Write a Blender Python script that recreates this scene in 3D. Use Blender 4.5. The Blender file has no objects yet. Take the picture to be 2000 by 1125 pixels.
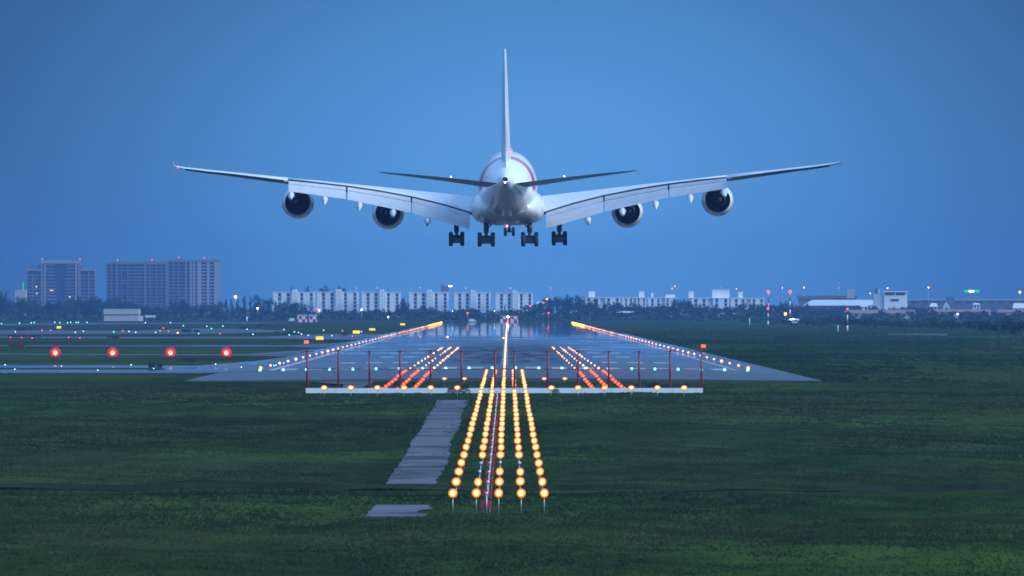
import bpy, math, random
import numpy as np
R = random.Random(7)
rng = np.random.default_rng(11)
scene = bpy.context.scene
COL = scene.collection
PI = math.pi

# ------------------------------------------------------------------ camera model
F = 20930.0            # focal length in pixels of the 2000 px wide photograph
CX, CH = 0.43, 8.2     # camera stands 0.43 m right of the runway axis, 8.2 m up
VX, VY = 992.0, 597.0  # vanishing point of the runway axis


def gx(px, D):
    return CX + (px - VX) * D / F


def gz(py, D):
    return CH - (py - VY) * D / F


def dist(py, z=0.0):
    return (CH - z) * F / max(py - VY, 1.0)


# ------------------------------------------------------------------ materials
def new_mat(name):
    m = bpy.data.materials.new(name)
    m.use_nodes = True
    nt = m.node_tree
    return m, nt, nt.nodes, nt.links, nt.nodes["Principled BSDF"]


def mat(name, col, rough=0.6, metal=0.0, coat=0.0, var=0.12, scale=3.0, spec=0.5, stretch=(1, 1, 1)):
    """plain paint / metal with a little procedural wear"""
    m, nt, N, L, b = new_mat(name)
    b.inputs["Roughness"].default_value = rough
    b.inputs["Metallic"].default_value = metal
    b.inputs["Coat Weight"].default_value = coat
    b.inputs["Specular IOR Level"].default_value = spec
    tc = N.new("ShaderNodeTexCoord")
    mp = N.new("ShaderNodeMapping")
    mp.inputs["Scale"].default_value = stretch
    nz = N.new("ShaderNodeTexNoise")
    nz.inputs["Scale"].default_value = scale
    nz.inputs["Detail"].default_value = 4
    mx = N.new("ShaderNodeMix")
    mx.data_type = "RGBA"
    mx.inputs["A"].default_value = (*[c * (1 - var) for c in col], 1)
    mx.inputs["B"].default_value = (*[min(1, c * (1 + var)) for c in col], 1)
    L.new(tc.outputs["Object"], mp.inputs["Vector"])
    L.new(mp.outputs["Vector"], nz.inputs["Vector"])
    L.new(nz.outputs["Fac"], mx.inputs["Factor"])
    L.new(mx.outputs["Result"], b.inputs["Base Color"])
    return m


def emi(name, col, strength):
    m, nt, N, L, b = new_mat(name)
    b.inputs["Base Color"].default_value = (*[0.3 * c for c in col], 1)
    b.inputs["Emission Color"].default_value = (*col, 1)
    b.inputs["Emission Strength"].default_value = strength
    b.inputs["Roughness"].default_value = 0.3
    return m


def grass_mat(name, dark, mid, light, s1=0.02, s2=0.25, rough=0.9, dry=(0.044, 0.050, 0.024), thin=False):
    m, nt, N, L, b = new_mat(name)
    b.inputs["Roughness"].default_value = rough
    b.inputs["Specular IOR Level"].default_value = 0.0
    g = N.new("ShaderNodeNewGeometry")
    mp = N.new("ShaderNodeMapping")
    mp.inputs["Scale"].default_value = (1.0, 0.35, 1.0)
    L.new(g.outputs["Position"], mp.inputs["Vector"])
    a = N.new("ShaderNodeTexNoise"); a.inputs["Scale"].default_value = s1
    a.inputs["Detail"].default_value = 5; a.inputs["Roughness"].default_value = 0.62
    c = N.new("ShaderNodeTexNoise"); c.inputs["Scale"].default_value = s2
    c.inputs["Detail"].default_value = 4; c.inputs["Roughness"].default_value = 0.7
    L.new(mp.outputs["Vector"], a.inputs["Vector"])
    L.new(mp.outputs["Vector"], c.inputs["Vector"])
    r = N.new("ShaderNodeValToRGB")
    e = r.color_ramp.elements
    e[0].position = 0.41; e[0].color = (*dark, 1)
    e[1].position = 0.61; e[1].color = (*light, 1)
    k = e.new(0.5); k.color = (*mid, 1)
    mm = N.new("ShaderNodeMix"); mm.data_type = "FLOAT"
    mm.inputs["Factor"].default_value = 0.42
    L.new(a.outputs["Fac"], mm.inputs["A"]); L.new(c.outputs["Fac"], mm.inputs["B"])
    L.new(mm.outputs["Result"], r.inputs["Fac"])
    d = N.new("ShaderNodeTexNoise"); d.inputs["Scale"].default_value = s1 * 0.6
    d.inputs["Detail"].default_value = 6; d.inputs["Roughness"].default_value = 0.7
    off = N.new("ShaderNodeMapping"); off.inputs["Location"].default_value = (37.0, 11.0, 5.0)
    off.inputs["Scale"].default_value = (1.0, 0.5, 1.0)
    L.new(g.outputs["Position"], off.inputs["Vector"]); L.new(off.outputs["Vector"], d.inputs["Vector"])
    dr = N.new("ShaderNodeMapRange"); dr.interpolation_type = "SMOOTHSTEP"
    dr.inputs["From Min"].default_value = 0.46; dr.inputs["From Max"].default_value = 0.62
    dr.inputs["To Max"].default_value = 0.75
    L.new(d.outputs["Fac"], dr.inputs["Value"])
    dm = N.new("ShaderNodeMix"); dm.data_type = "RGBA"
    L.new(dr.outputs["Result"], dm.inputs["Factor"]); L.new(r.outputs["Color"], dm.inputs["A"])
    dm.inputs["B"].default_value = (*dry, 1)
    L.new(dm.outputs["Result"], b.inputs["Base Color"])
    if thin:                                     # blades let light through from the far side
        tr = N.new("ShaderNodeBsdfTranslucent"); L.new(dm.outputs["Result"], tr.inputs["Color"])
        ms = N.new("ShaderNodeMixShader"); ms.inputs["Fac"].default_value = 0.5
        L.new(b.outputs[0], ms.inputs[1]); L.new(tr.outputs[0], ms.inputs[2])
        L.new(ms.outputs[0], N["Material Output"].inputs["Surface"])
    return m


def wet_mat(name, col, r_wet, r_dry, rubber=False, sp0=0.5, sp1=0.07, scale=(0.05, 0.012, 1)):
    """wet asphalt / concrete: puddled film (smooth) broken by drier patches"""
    m, nt, N, L, b = new_mat(name)
    g = N.new("ShaderNodeNewGeometry")
    mp = N.new("ShaderNodeMapping"); mp.inputs["Scale"].default_value = scale
    L.new(g.outputs["Position"], mp.inputs["Vector"])
    a = N.new("ShaderNodeTexNoise"); a.inputs["Scale"].default_value = 1.0
    a.inputs["Detail"].default_value = 6; a.inputs["Roughness"].default_value = 0.65
    L.new(mp.outputs["Vector"], a.inputs["Vector"])
    rr = N.new("ShaderNodeMapRange")
    rr.inputs["From Min"].default_value = 0.42; rr.inputs["From Max"].default_value = 0.62
    rr.inputs["To Min"].default_value = r_wet; rr.inputs["To Max"].default_value = r_dry
    L.new(a.outputs["Fac"], rr.inputs["Value"])
    L.new(rr.outputs["Result"], b.inputs["Roughness"])
    cr = N.new("ShaderNodeMix"); cr.data_type = "RGBA"
    cr.inputs["A"].default_value = (*[c * 0.75 for c in col], 1)
    cr.inputs["B"].default_value = (*[c * 1.3 for c in col], 1)
    L.new(a.outputs["Fac"], cr.inputs["Factor"])
    out = cr.outputs["Result"]
    b.inputs["IOR"].default_value = 1.36
    ws = N.new("ShaderNodeMapRange")
    ws.inputs["From Min"].default_value = 0.42; ws.inputs["From Max"].default_value = 0.62
    ws.inputs["To Min"].default_value = sp0; ws.inputs["To Max"].default_value = sp1
    L.new(a.outputs["Fac"], ws.inputs["Value"]); L.new(ws.outputs["Result"], b.inputs["Specular IOR Level"])
    if rubber:                                   # tyre rubber laid down in the touchdown zone
        sp = N.new("ShaderNodeSeparateXYZ"); L.new(g.outputs["Position"], sp.inputs[0])
        ax = N.new("ShaderNodeMath"); ax.operation = "ABSOLUTE"; L.new(sp.outputs["X"], ax.inputs[0])
        fx = N.new("ShaderNodeMapRange"); fx.interpolation_type = "SMOOTHSTEP"
        fx.inputs["From Min"].default_value = 17; fx.inputs["From Max"].default_value = 5
        L.new(ax.outputs[0], fx.inputs["Value"])
        f1 = N.new("ShaderNodeMapRange"); f1.interpolation_type = "SMOOTHSTEP"
        f1.inputs["From Min"].default_value = 1330; f1.inputs["From Max"].default_value = 1480
        L.new(sp.outputs["Y"], f1.inputs["Value"])
        f2 = N.new("ShaderNodeMapRange"); f2.interpolation_type = "SMOOTHSTEP"
        f2.inputs["From Min"].default_value = 2600; f2.inputs["From Max"].default_value = 1900
        L.new(sp.outputs["Y"], f2.inputs["Value"])
        m1 = N.new("ShaderNodeMath"); m1.operation = "MULTIPLY"
        m2 = N.new("ShaderNodeMath"); m2.operation = "MULTIPLY"
        L.new(fx.outputs["Result"], m1.inputs[0]); L.new(f1.outputs["Result"], m1.inputs[1])
        L.new(m1.outputs[0], m2.inputs[0]); L.new(f2.outputs["Result"], m2.inputs[1])
        st = N.new("ShaderNodeTexNoise"); st.inputs["Scale"].default_value = 1.0
        mp2 = N.new("ShaderNodeMapping"); mp2.inputs["Scale"].default_value = (0.35, 0.02, 1)
        L.new(g.outputs["Position"], mp2.inputs["Vector"]); L.new(mp2.outputs["Vector"], st.inputs["Vector"])
        m3 = N.new("ShaderNodeMath"); m3.operation = "MULTIPLY"
        r3 = N.new("ShaderNodeMapRange"); r3.inputs["From Min"].default_value = 0.05; r3.inputs["From Max"].default_value = 0.55
        L.new(st.outputs["Fac"], r3.inputs["Value"])
        L.new(m2.outputs[0], m3.inputs[0]); L.new(r3.outputs["Result"], m3.inputs[1])
        # the coarse, better drained stopway before the threshold
        dz = N.new("ShaderNodeMapRange"); dz.interpolation_type = "SMOOTHSTEP"
        dz.inputs["From Min"].default_value = 1900; dz.inputs["From Max"].default_value = 1200
        L.new(sp.outputs["Y"], dz.inputs["Value"])
        dm = N.new("ShaderNodeMath"); dm.operation = "MAXIMUM"; L.new(m3.outputs[0], dm.inputs[0]); L.new(dz.outputs["Result"], dm.inputs[1])
        dk = N.new("ShaderNodeMath"); dk.operation = "MULTIPLY"; L.new(dm.outputs[0], dk.inputs[0]); dk.inputs[1].default_value = 0.92
        mr = N.new("ShaderNodeMix"); mr.data_type = "RGBA"
        L.new(m3.outputs[0], mr.inputs["Factor"]); L.new(out, mr.inputs["A"])
        mr.inputs["B"].default_value = (0.012, 0.012, 0.014, 1)
        out = mr.outputs["Result"]
        ro = N.new("ShaderNodeMix"); ro.data_type = "FLOAT"
        L.new(dk.outputs[0], ro.inputs["Factor"]); L.new(rr.outputs["Result"], ro.inputs["A"])
        ro.inputs["B"].default_value = 0.34
        wf = N.new("ShaderNodeMapRange"); wf.interpolation_type = "SMOOTHSTEP"
        wf.inputs["From Min"].default_value = 2500; wf.inputs["From Max"].default_value = 3000; wf.inputs["To Max"].default_value = 0.9
        L.new(sp.outputs["Y"], wf.inputs["Value"])
        r2 = N.new("ShaderNodeMix"); r2.data_type = "FLOAT"
        L.new(wf.outputs["Result"], r2.inputs["Factor"]); L.new(ro.outputs["Result"], r2.inputs["A"]); r2.inputs["B"].default_value = 0.012
        L.new(r2.outputs["Result"], b.inputs["Roughness"])
        so = N.new("ShaderNodeMix"); so.data_type = "FLOAT"
        L.new(dk.outputs[0], so.inputs["Factor"]); L.new(ws.outputs["Result"], so.inputs["A"])
        so.inputs["B"].default_value = 0.07
        s2 = N.new("ShaderNodeMix"); s2.data_type = "FLOAT"
        L.new(m3.outputs[0], s2.inputs["Factor"]); L.new(so.outputs["Result"], s2.inputs["A"]); s2.inputs["B"].default_value = 0.012
        L.new(s2.outputs["Result"], b.inputs["Specular IOR Level"])
    L.new(out, b.inputs["Base Color"])
    return m


M = {}
M["ground"] = grass_mat("field_grass", (0.012, 0.025, 0.011), (0.022, 0.043, 0.014), (0.040, 0.076, 0.018))
M["tuft"] = grass_mat("grass_blades", (0.019, 0.039, 0.016), (0.032, 0.066, 0.021), (0.055, 0.108, 0.026), 0.03, 0.5, thin=True)
M["bank_shade"] = mat("shaded_ditch_bank", (0.017, 0.027, 0.013), 0.95, var=0.5, scale=1.2, spec=0.05)  # dark green-brown stands for the shade on the ditch bank
M["runway"] = wet_mat("wet_runway", (0.048, 0.048, 0.051), 0.014, 0.20, rubber=True)
M["taxiwet"] = wet_mat("puddled_taxiway", (0.075, 0.075, 0.08), 0.03, 0.35, sp0=0.5, sp1=0.08)
M["taxi"] = wet_mat("wet_taxiway", (0.062, 0.062, 0.066), 0.12, 0.5, sp0=0.03, sp1=0.004)
def path_mat():
    m, nt, N, L, b = new_mat("worn_concrete_path")
    b.inputs["Roughness"].default_value = 0.8
    b.inputs["Specular IOR Level"].default_value = 0.25
    g = N.new("ShaderNodeNewGeometry")
    mp = N.new("ShaderNodeMapping"); mp.inputs["Scale"].default_value = (0.12, 0.09, 1)
    L.new(g.outputs["Position"], mp.inputs["Vector"])
    a = N.new("ShaderNodeTexNoise"); a.inputs["Scale"].default_value = 1.0; a.inputs["Detail"].default_value = 7; a.inputs["Roughness"].default_value = 0.7
    L.new(mp.outputs["Vector"], a.inputs["Vector"])
    r = N.new("ShaderNodeValToRGB"); e = r.color_ramp.elements
    e[0].position = 0.44; e[0].color = (0.022, 0.025, 0.03, 1)
    e[1].position = 0.485; e[1].color = (0.058, 0.069, 0.082, 1)
    k = e.new(0.60); k.color = (0.092, 0.096, 0.110, 1)
    L.new(a.outputs["Fac"], r.inputs["Fac"]); L.new(r.outputs["Color"], b.inputs["Base Color"])
    return m


M["path"] = path_mat()
M["marking"] = mat("runway_paint", (0.30, 0.31, 0.32), 0.35, var=0.25, scale=0.4)
M["white"] = mat("aircraft_white", (0.84, 0.85, 0.87), 0.28, coat=0.4, var=0.04, scale=0.6)
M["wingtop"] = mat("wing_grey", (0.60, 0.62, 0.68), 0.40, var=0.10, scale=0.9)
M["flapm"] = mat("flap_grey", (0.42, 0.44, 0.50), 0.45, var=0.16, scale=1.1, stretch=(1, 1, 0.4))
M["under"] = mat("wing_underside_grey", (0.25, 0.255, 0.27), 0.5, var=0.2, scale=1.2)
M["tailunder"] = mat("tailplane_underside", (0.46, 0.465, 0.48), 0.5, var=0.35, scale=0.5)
M["dark"] = mat("dark_cavity", (0.018, 0.019, 0.022), 0.6)
M["nozzle"] = mat("burnt_metal", (0.05, 0.052, 0.06), 0.38, metal=0.6, var=0.3)
M["cowl"] = mat("cowl_white", (0.70, 0.71, 0.74), 0.25, coat=0.5, var=0.06)
M["bare"] = mat("bare_metal", (0.45, 0.46, 0.48), 0.3, metal=0.8)
M["gear"] = mat("gear_paint", (0.05, 0.05, 0.055), 0.35, metal=0.3)
M["tyre"] = mat("tyre_rubber", (0.016, 0.016, 0.018), 0.75)
M["galv"] = mat("galvanised_steel", (0.36, 0.37, 0.40), 0.45, metal=0.5, var=0.2, scale=8)
M["housing"] = mat("lamp_housing", (0.30, 0.30, 0.31), 0.45, metal=0.4)
M["redbox"] = mat("red_cabinet", (0.42, 0.025, 0.025), 0.45, var=0.2, scale=6)
M["redpost"] = mat("red_mast_paint", (0.20, 0.018, 0.025), 0.55, var=0.25, scale=5)
M["beam"] = mat("white_beam_paint", (0.72, 0.73, 0.76), 0.5, var=0.12, scale=1.5)
M["signback"] = mat("black_sign_back", (0.012, 0.012, 0.015), 0.6)
M["signred"] = mat("dark_red_sign", (0.10, 0.014, 0.018), 0.6)
M["signpost"] = mat("pale_sign_leg", (0.45, 0.38, 0.28), 0.6)
M["dome"] = mat("unlit_lamp_glass", (0.55, 0.56, 0.60), 0.1, coat=0.6)
M["bark"] = mat("tree_bark", (0.06, 0.05, 0.04), 0.9)
M["leaf"] = grass_mat("tree_leaves", (0.018, 0.032, 0.020), (0.030, 0.055, 0.030), (0.050, 0.085, 0.040), 0.05, 0.9)
M["scrub"] = grass_mat("scrub_leaves", (0.016, 0.034, 0.020), (0.026, 0.052, 0.028), (0.042, 0.075, 0.036), 0.05, 0.9)
M["tower"] = mat("tower_render", (0.20, 0.185, 0.18), 0.8, var=0.08, scale=0.3)
M["towerpale"] = mat("tower_pale_render", (0.36, 0.325, 0.31), 0.8, var=0.08, scale=0.3)
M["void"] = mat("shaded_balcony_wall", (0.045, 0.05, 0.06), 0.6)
M["apt"] = mat("white_apartment_render", (0.84, 0.84, 0.85), 0.8, var=0.07, scale=0.3)
M["aptgrey"] = mat("grey_apartment_render", (0.60, 0.61, 0.63), 0.8, var=0.07, scale=0.3)
M["glass"] = mat("window_glass", (0.05, 0.06, 0.075), 0.15)
M["shed"] = mat("beige_shed_cladding", (0.48, 0.43, 0.40), 0.7, var=0.1, scale=0.4)
M["roofwhite"] = mat("pale_sheet_roof", (0.62, 0.63, 0.66), 0.5, var=0.1, scale=0.3)
M["roofbrown"] = mat("brown_roof", (0.22, 0.16, 0.15), 0.8)
M["greyblock"] = mat("grey_plant_room", (0.12, 0.13, 0.16), 0.7)

# lamps
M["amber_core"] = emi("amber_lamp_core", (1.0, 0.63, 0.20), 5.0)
M["amber_halo"] = emi("amber_lamp_halo", (1.0, 0.20, 0.004), 1.5)  # outer ring emission stands in for the bloom around the lamp
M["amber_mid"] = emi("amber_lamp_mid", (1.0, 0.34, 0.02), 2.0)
M["amber_halo_edge"] = emi("amber_lamp_halo_edge", (1.0, 0.13, 0.003), 0.7)
M["red_core"] = emi("red_lamp_core", (1.0, 0.14, 0.010), 4.0)
M["red_mid"] = emi("red_lamp_mid", (1.0, 0.06, 0.012), 2.6)
M["red_halo"] = emi("red_lamp_halo", (1.0, 0.02, 0.02), 1.2)
M["edge"] = emi("edge_lamp", (1.0, 0.32, 0.10), 4.6)
M["edge_far"] = emi("amber_edge_lamp", (1.0, 0.30, 0.02), 12.0)
M["tdz"] = emi("touchdown_lamp", (1.0, 0.36, 0.13), 4.6)
M["cl"] = emi("centreline_lamp", (1.0, 0.36, 0.09), 5.0)
M["green"] = emi("green_lamp", (0.22, 1.0, 0.62), 3.6)
M["white_l"] = emi("white_lamp", (0.85, 0.95, 1.0), 14.0)
M["warm_l"] = emi("warm_lamp", (1.0, 0.75, 0.35), 12.0)
M["orange_l"] = emi("orange_lamp", (1.0, 0.33, 0.04), 14.0)
M["red_l"] = emi("red_lamp", (1.0, 0.05, 0.08), 4.5)
M["beacon_l"] = emi("belly_beacon", (1.0, 0.03, 0.04), 60.0)
M["blue_l"] = emi("blue_lamp", (0.25, 0.62, 1.0), 8.0)
M["yellow_s"] = emi("yellow_sign_face", (1.0, 0.62, 0.02), 1.6)
M["green_s"] = emi("green_sign_face", (0.03, 0.75, 0.22), 1.1)
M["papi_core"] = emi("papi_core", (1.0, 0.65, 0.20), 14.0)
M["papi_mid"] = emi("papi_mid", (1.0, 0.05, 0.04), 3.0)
M["papi_halo"] = emi("papi_halo", (1.0, 0.02, 0.02), 0.8)
M["papi_halo_edge"] = emi("papi_halo_edge", (1.0, 0.03, 0.03), 0.30)
M["sign_red"] = emi("red_sign_face", (1.0, 0.12, 0.008), 2.2)
M["lit_win"] = emi("lit_window", (1.0, 0.72, 0.4), 3.0)


# red and white checks
def check_mat():
    m, nt, N, L, b = new_mat("red_white_checks")
    tc = N.new("ShaderNodeTexCoord")
    ck = N.new("ShaderNodeTexChecker"); ck.inputs["Scale"].default_value = 0.62
    ck.inputs["Color1"].default_value = (0.75, 0.74, 0.75, 1)
    ck.inputs["Color2"].default_value = (0.34, 0.02, 0.03, 1)
    mp = N.new("ShaderNodeMapping"); mp.inputs["Location"].default_value = (0.1, 0.3, 0.1)
    L.new(tc.outputs["Object"], mp.inputs["Vector"]); L.new(mp.outputs["Vector"], ck.inputs["Vector"])
    L.new(ck.outputs["Color"], b.inputs["Base Color"]); b.inputs["Roughness"].default_value = 0.6
    return m


M["checks"] = check_mat()


# fuselage paint: white with a red hoop stripe in front of the tail, grime streaks below
def fuselage_mat():
    m, nt, N, L, b = new_mat("fuselage_paint")
    b.inputs["Roughness"].default_value = 0.27
    b.inputs["Coat Weight"].default_value = 0.4
    tc = N.new("ShaderNodeTexCoord")
    sp = N.new("ShaderNodeSeparateXYZ"); L.new(tc.outputs["Object"], sp.inputs[0])
    # stripe plane leans forward with height
    k = N.new("ShaderNodeMath"); k.operation = "MULTIPLY_ADD"
    L.new(sp.outputs["Z"], k.inputs[0]); k.inputs[1].default_value = 0.05; L.new(sp.outputs["Y"], k.inputs[2])
    d = N.new("ShaderNodeMath"); d.operation = "ADD"; L.new(k.outputs[0], d.inputs[0]); d.inputs[1].default_value = 15.6
    a = N.new("ShaderNodeMath"); a.operation = "ABSOLUTE"; L.new(d.outputs[0], a.inputs[0])
    lt = N.new("ShaderNodeMath"); lt.operation = "LESS_THAN"; L.new(a.outputs[0], lt.inputs[0]); lt.inputs[1].default_value = 1.9
    gt = N.new("ShaderNodeMath"); gt.operation = "GREATER_THAN"; L.new(sp.outputs["Z"], gt.inputs[0]); gt.inputs[1].default_value = 4.0
    mu = N.new("ShaderNodeMath"); mu.operation = "MULTIPLY"; L.new(lt.outputs[0], mu.inputs[0]); L.new(gt.outputs[0], mu.inputs[1])
    nz = N.new("ShaderNodeTexNoise"); nz.inputs["Scale"].default_value = 1.0; nz.inputs["Detail"].default_value = 5
    mp = N.new("ShaderNodeMapping"); mp.inputs["Scale"].default_value = (1.4, 0.15, 0.9)
    L.new(tc.outputs["Object"], mp.inputs["Vector"]); L.new(mp.outputs["Vector"], nz.inputs["Vector"])
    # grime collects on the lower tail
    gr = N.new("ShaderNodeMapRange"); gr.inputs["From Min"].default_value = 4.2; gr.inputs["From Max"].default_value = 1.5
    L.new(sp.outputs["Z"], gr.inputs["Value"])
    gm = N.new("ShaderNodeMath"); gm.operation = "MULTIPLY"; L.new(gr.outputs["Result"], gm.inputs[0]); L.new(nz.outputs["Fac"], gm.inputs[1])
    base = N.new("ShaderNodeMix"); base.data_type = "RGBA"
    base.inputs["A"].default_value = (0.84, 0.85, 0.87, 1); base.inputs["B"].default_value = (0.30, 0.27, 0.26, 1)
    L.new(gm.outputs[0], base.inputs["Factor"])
    fin = N.new("ShaderNodeMix"); fin.data_type = "RGBA"
    L.new(mu.outputs[0], fin.inputs["Factor"]); L.new(base.outputs["Result"], fin.inputs["A"])
    fin.inputs["B"].default_value = (0.55, 0.08, 0.13, 1)
    L.new(fin.outputs["Result"], b.inputs["Base Color"])
    return m


M["fus"] = fuselage_mat()


# ------------------------------------------------------------------ mesh builder
class MB:
    def __init__(s):
        s.v, s.f, s.m, s.sm = [], [], [], []

    def add(s, vs, fs, mi=0, smooth=False):
        o = len(s.v)
        s.v += [tuple(p) for p in vs]
        s.f += [tuple(i + o for i in f) for f in fs]
        s.m += [mi] * len(fs)
        s.sm += [smooth] * len(fs)
        return s

    def box(s, x0, x1, y0, y1, z0, z1, mi=0):
        return s.add([(x0, y0, z0), (x1, y0, z0), (x1, y1, z0), (x0, y1, z0), (x0, y0, z1), (x1, y0, z1), (x1, y1, z1), (x0, y1, z1)],
                     [(0, 3, 2, 1), (4, 5, 6, 7), (0, 1, 5, 4), (1, 2, 6, 5), (2, 3, 7, 6), (3, 0, 4, 7)], mi)

    def hexa(s, p, mi=0):
        """eight corners, lower four then upper four, same order as box"""
        return s.add(p, [(0, 3, 2, 1), (4, 5, 6, 7), (0, 1, 5, 4), (1, 2, 6, 5), (2, 3, 7, 6), (3, 0, 4, 7)], mi)

    def tube(s, p0, p1, r0, r1=None, n=8, mi=0, cap=True):
        r1 = r0 if r1 is None else r1
        a = np.array(p0, float); b = np.array(p1, float)
        d = (b - a) / max(np.linalg.norm(b - a), 1e-9)
        t = np.array([1, 0, 0]) if abs(d[0]) < 0.8 else np.array([0, 1, 0])
        u = np.cross(d, t); u /= np.linalg.norm(u); w = np.cross(d, u)
        vs = []
        for c, r in ((a, r0), (b, r1)):
            for i in range(n):
                th = 2 * PI * i / n
                vs.append(c + r * (math.cos(th) * u + math.sin(th) * w))
        fs = [(i, (i + 1) % n, n + (i + 1) % n, n + i) for i in range(n)]
        s.add(vs, fs, mi, True)
        if cap:
            s.add(vs, [tuple(range(n - 1, -1, -1)), tuple(range(n, 2 * n))], mi)
        return s

    def lathe(s, prof, c=(0, 0, 0), axis="y", n=20, mi=0, mis=None):
        """prof: (t along axis, r)"""
        vs, fs = [], []
        for t, r in prof:
            for i in range(n):
                th = 2 * PI * i / n
                q = (r * math.cos(th), t, r * math.sin(th)) if axis == "y" else ((t, r * math.cos(th), r * math.sin(th)) if axis == "x" else (r * math.cos(th), r * math.sin(th), t))
                vs.append((c[0] + q[0], c[1] + q[1], c[2] + q[2]))
        for k in range(len(prof) - 1):
            g = [(k * n + i, k * n + (i + 1) % n, (k + 1) * n + (i + 1) % n, (k + 1) * n + i) for i in range(n)]
            o = len(s.v)
            s.f += [tuple(i + o for i in f) for f in g]
            s.m += [mis[k] if mis else mi] * n
            s.sm += [True] * n
        s.v += vs
        return s

    def loft(s, secs, mi=0, closed=True, cap=True, smooth=True, mis=None):
        n = len(secs[0]); o = len(s.v)
        for q in secs:
            s.v += [tuple(p) for p in q]
        for k in range(len(secs) - 1):
            for i in range(n if closed else n - 1):
                j = (i + 1) % n
                s.f.append((o + k * n + i, o + k * n + j, o + (k + 1) * n + j, o + (k + 1) * n + i))
                s.m.append(mis[i] if mis else mi); s.sm.append(smooth)
        if cap:
            s.f.append(tuple(o + i for i in range(n - 1, -1, -1))); s.m.append(mi); s.sm.append(False)
            e = o + (len(secs) - 1) * n
            s.f.append(tuple(e + i for i in range(n))); s.m.append(mi); s.sm.append(False)
        return s

    def ball(s, c, r, n=8, k=5, mi=0, sq=(1, 1, 1)):
        vs = [(c[0], c[1], c[2] - r * sq[2])]
        for a in range(1, k):
            ph = -PI / 2 + PI * a / k
            for i in range(n):
                th = 2 * PI * i / n
                vs.append((c[0] + r * sq[0] * math.cos(ph) * math.cos(th), c[1] + r * sq[1] * math.cos(ph) * math.sin(th), c[2] + r * sq[2] * math.sin(ph)))
        vs.append((c[0], c[1], c[2] + r * sq[2]))
        fs = [(0, 1 + (i + 1) % n, 1 + i) for i in range(n)]
        for a in range(k - 2):
            for i in range(n):
                p = 1 + a * n
                fs.append((p + i, p + (i + 1) % n, p + n + (i + 1) % n, p + n + i))
        p = 1 + (k - 2) * n; t = len(vs) - 1
        fs += [(p + i, p + (i + 1) % n, t) for i in range(n)]
        return s.add(vs, fs, mi, True)

    def build(s, name, mats, parent=None, loc=(0, 0, 0), fix=True):
        me = bpy.data.meshes.new(name)
        me.from_pydata(s.v, [], s.f)
        for mm in (mats if isinstance(mats, (list, tuple)) else [mats]):
            me.materials.append(M[mm])
        me.polygons.foreach_set("material_index", s.m)
        me.polygons.foreach_set("use_smooth", s.sm)
        if fix:
            import bmesh
            bm = bmesh.new(); bm.from_mesh(me)
            bmesh.ops.remove_doubles(bm, verts=bm.verts, dist=1e-5)
            bmesh.ops.recalc_face_normals(bm, faces=bm.faces)
            bm.to_mesh(me); bm.free()
        me.update()
        o = bpy.data.objects.new(name, me)
        COL.objects.link(o)
        o.location = loc
        if parent is not None:
            o.parent = parent
        return o


def tag(o, label=None, cat=None, group=None, kind=None):
    if label: o["label"] = label
    if cat: o["category"] = cat
    if group: o["group"] = group
    if kind: o["kind"] = kind
    return o


def empty(name, loc, label, cat, group=None):
    o = bpy.data.objects.new(name, None)
    o.empty_display_size = 0.5
    COL.objects.link(o)
    o.location = loc
    return tag(o, label, cat, group)


def dup(root, loc, label, group=None, scale=None, rz=None):
    r = root.copy(); COL.objects.link(r); r.location = loc
    r["label"] = label
    if group: r["group"] = group
    if scale is not None: r.scale = scale
    if rz is not None: r.rotation_euler = (0, 0, rz)
    for ch in root.children:
        c = ch.copy(); COL.objects.link(c); c.parent = r
        for g in ch.children:
            d = g.copy(); COL.objects.link(d); d.parent = c
    return r


ONES = "zeroth first second third fourth fifth sixth seventh eighth ninth tenth eleventh twelfth thirteenth fourteenth fifteenth sixteenth seventeenth eighteenth nineteenth".split()
TENS = ["", "", "twent", "thirt", "fort", "fift", "sixt", "sevent", "eight", "ninet"]


def nth(n):
    if n >= 100:
        return "hundredth" if n == 100 else "hundred-and-" + nth(n - 100)
    if n < 20: return ONES[n]
    return TENS[n // 10] + ("ieth" if n % 10 == 0 else "y-" + ONES[n % 10])


# ------------------------------------------------------------------ terrain
def prof(D):
    """ground height along the approach"""
    D = np.asarray(D, float)
    z = np.interp(D, [0, 380, 500, 700, 1040, 1150, 1165], [-1.6, -1.42, -1.38, -1.05, -0.34, -0.05, 0.0])
    q = np.clip((D - 534) / 14.0, 0, 1)
    ditch = q * q * (3 - 2 * q) * (D < 565.5)
    return z - 0.55 * ditch * (0.75 + 0.25 * np.sin(D))


def wob(x, y):
    return (0.10 * np.sin(x * 0.31 + 1.3 * np.sin(y * 0.043)) * np.sin(y * 0.071 + 0.7 * np.sin(x * 0.17))
            + 0.06 * np.sin(x * 0.83 + y * 0.11) * np.sin(y * 0.19 - x * 0.23)
            + 0.10 * np.sin(y * 0.05 + x * 0.02))


def ground_z(x, y):
    x = np.asarray(x, float); y = np.asarray(y, float)
    w = wob(x, y) * np.clip((1120 - y) / 120, 0, 1)
    near = np.clip((np.abs(x + 4.5) - 2.2) / 1.2, 0, 1)      # level under the service path
    return prof(y) + w * near


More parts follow.
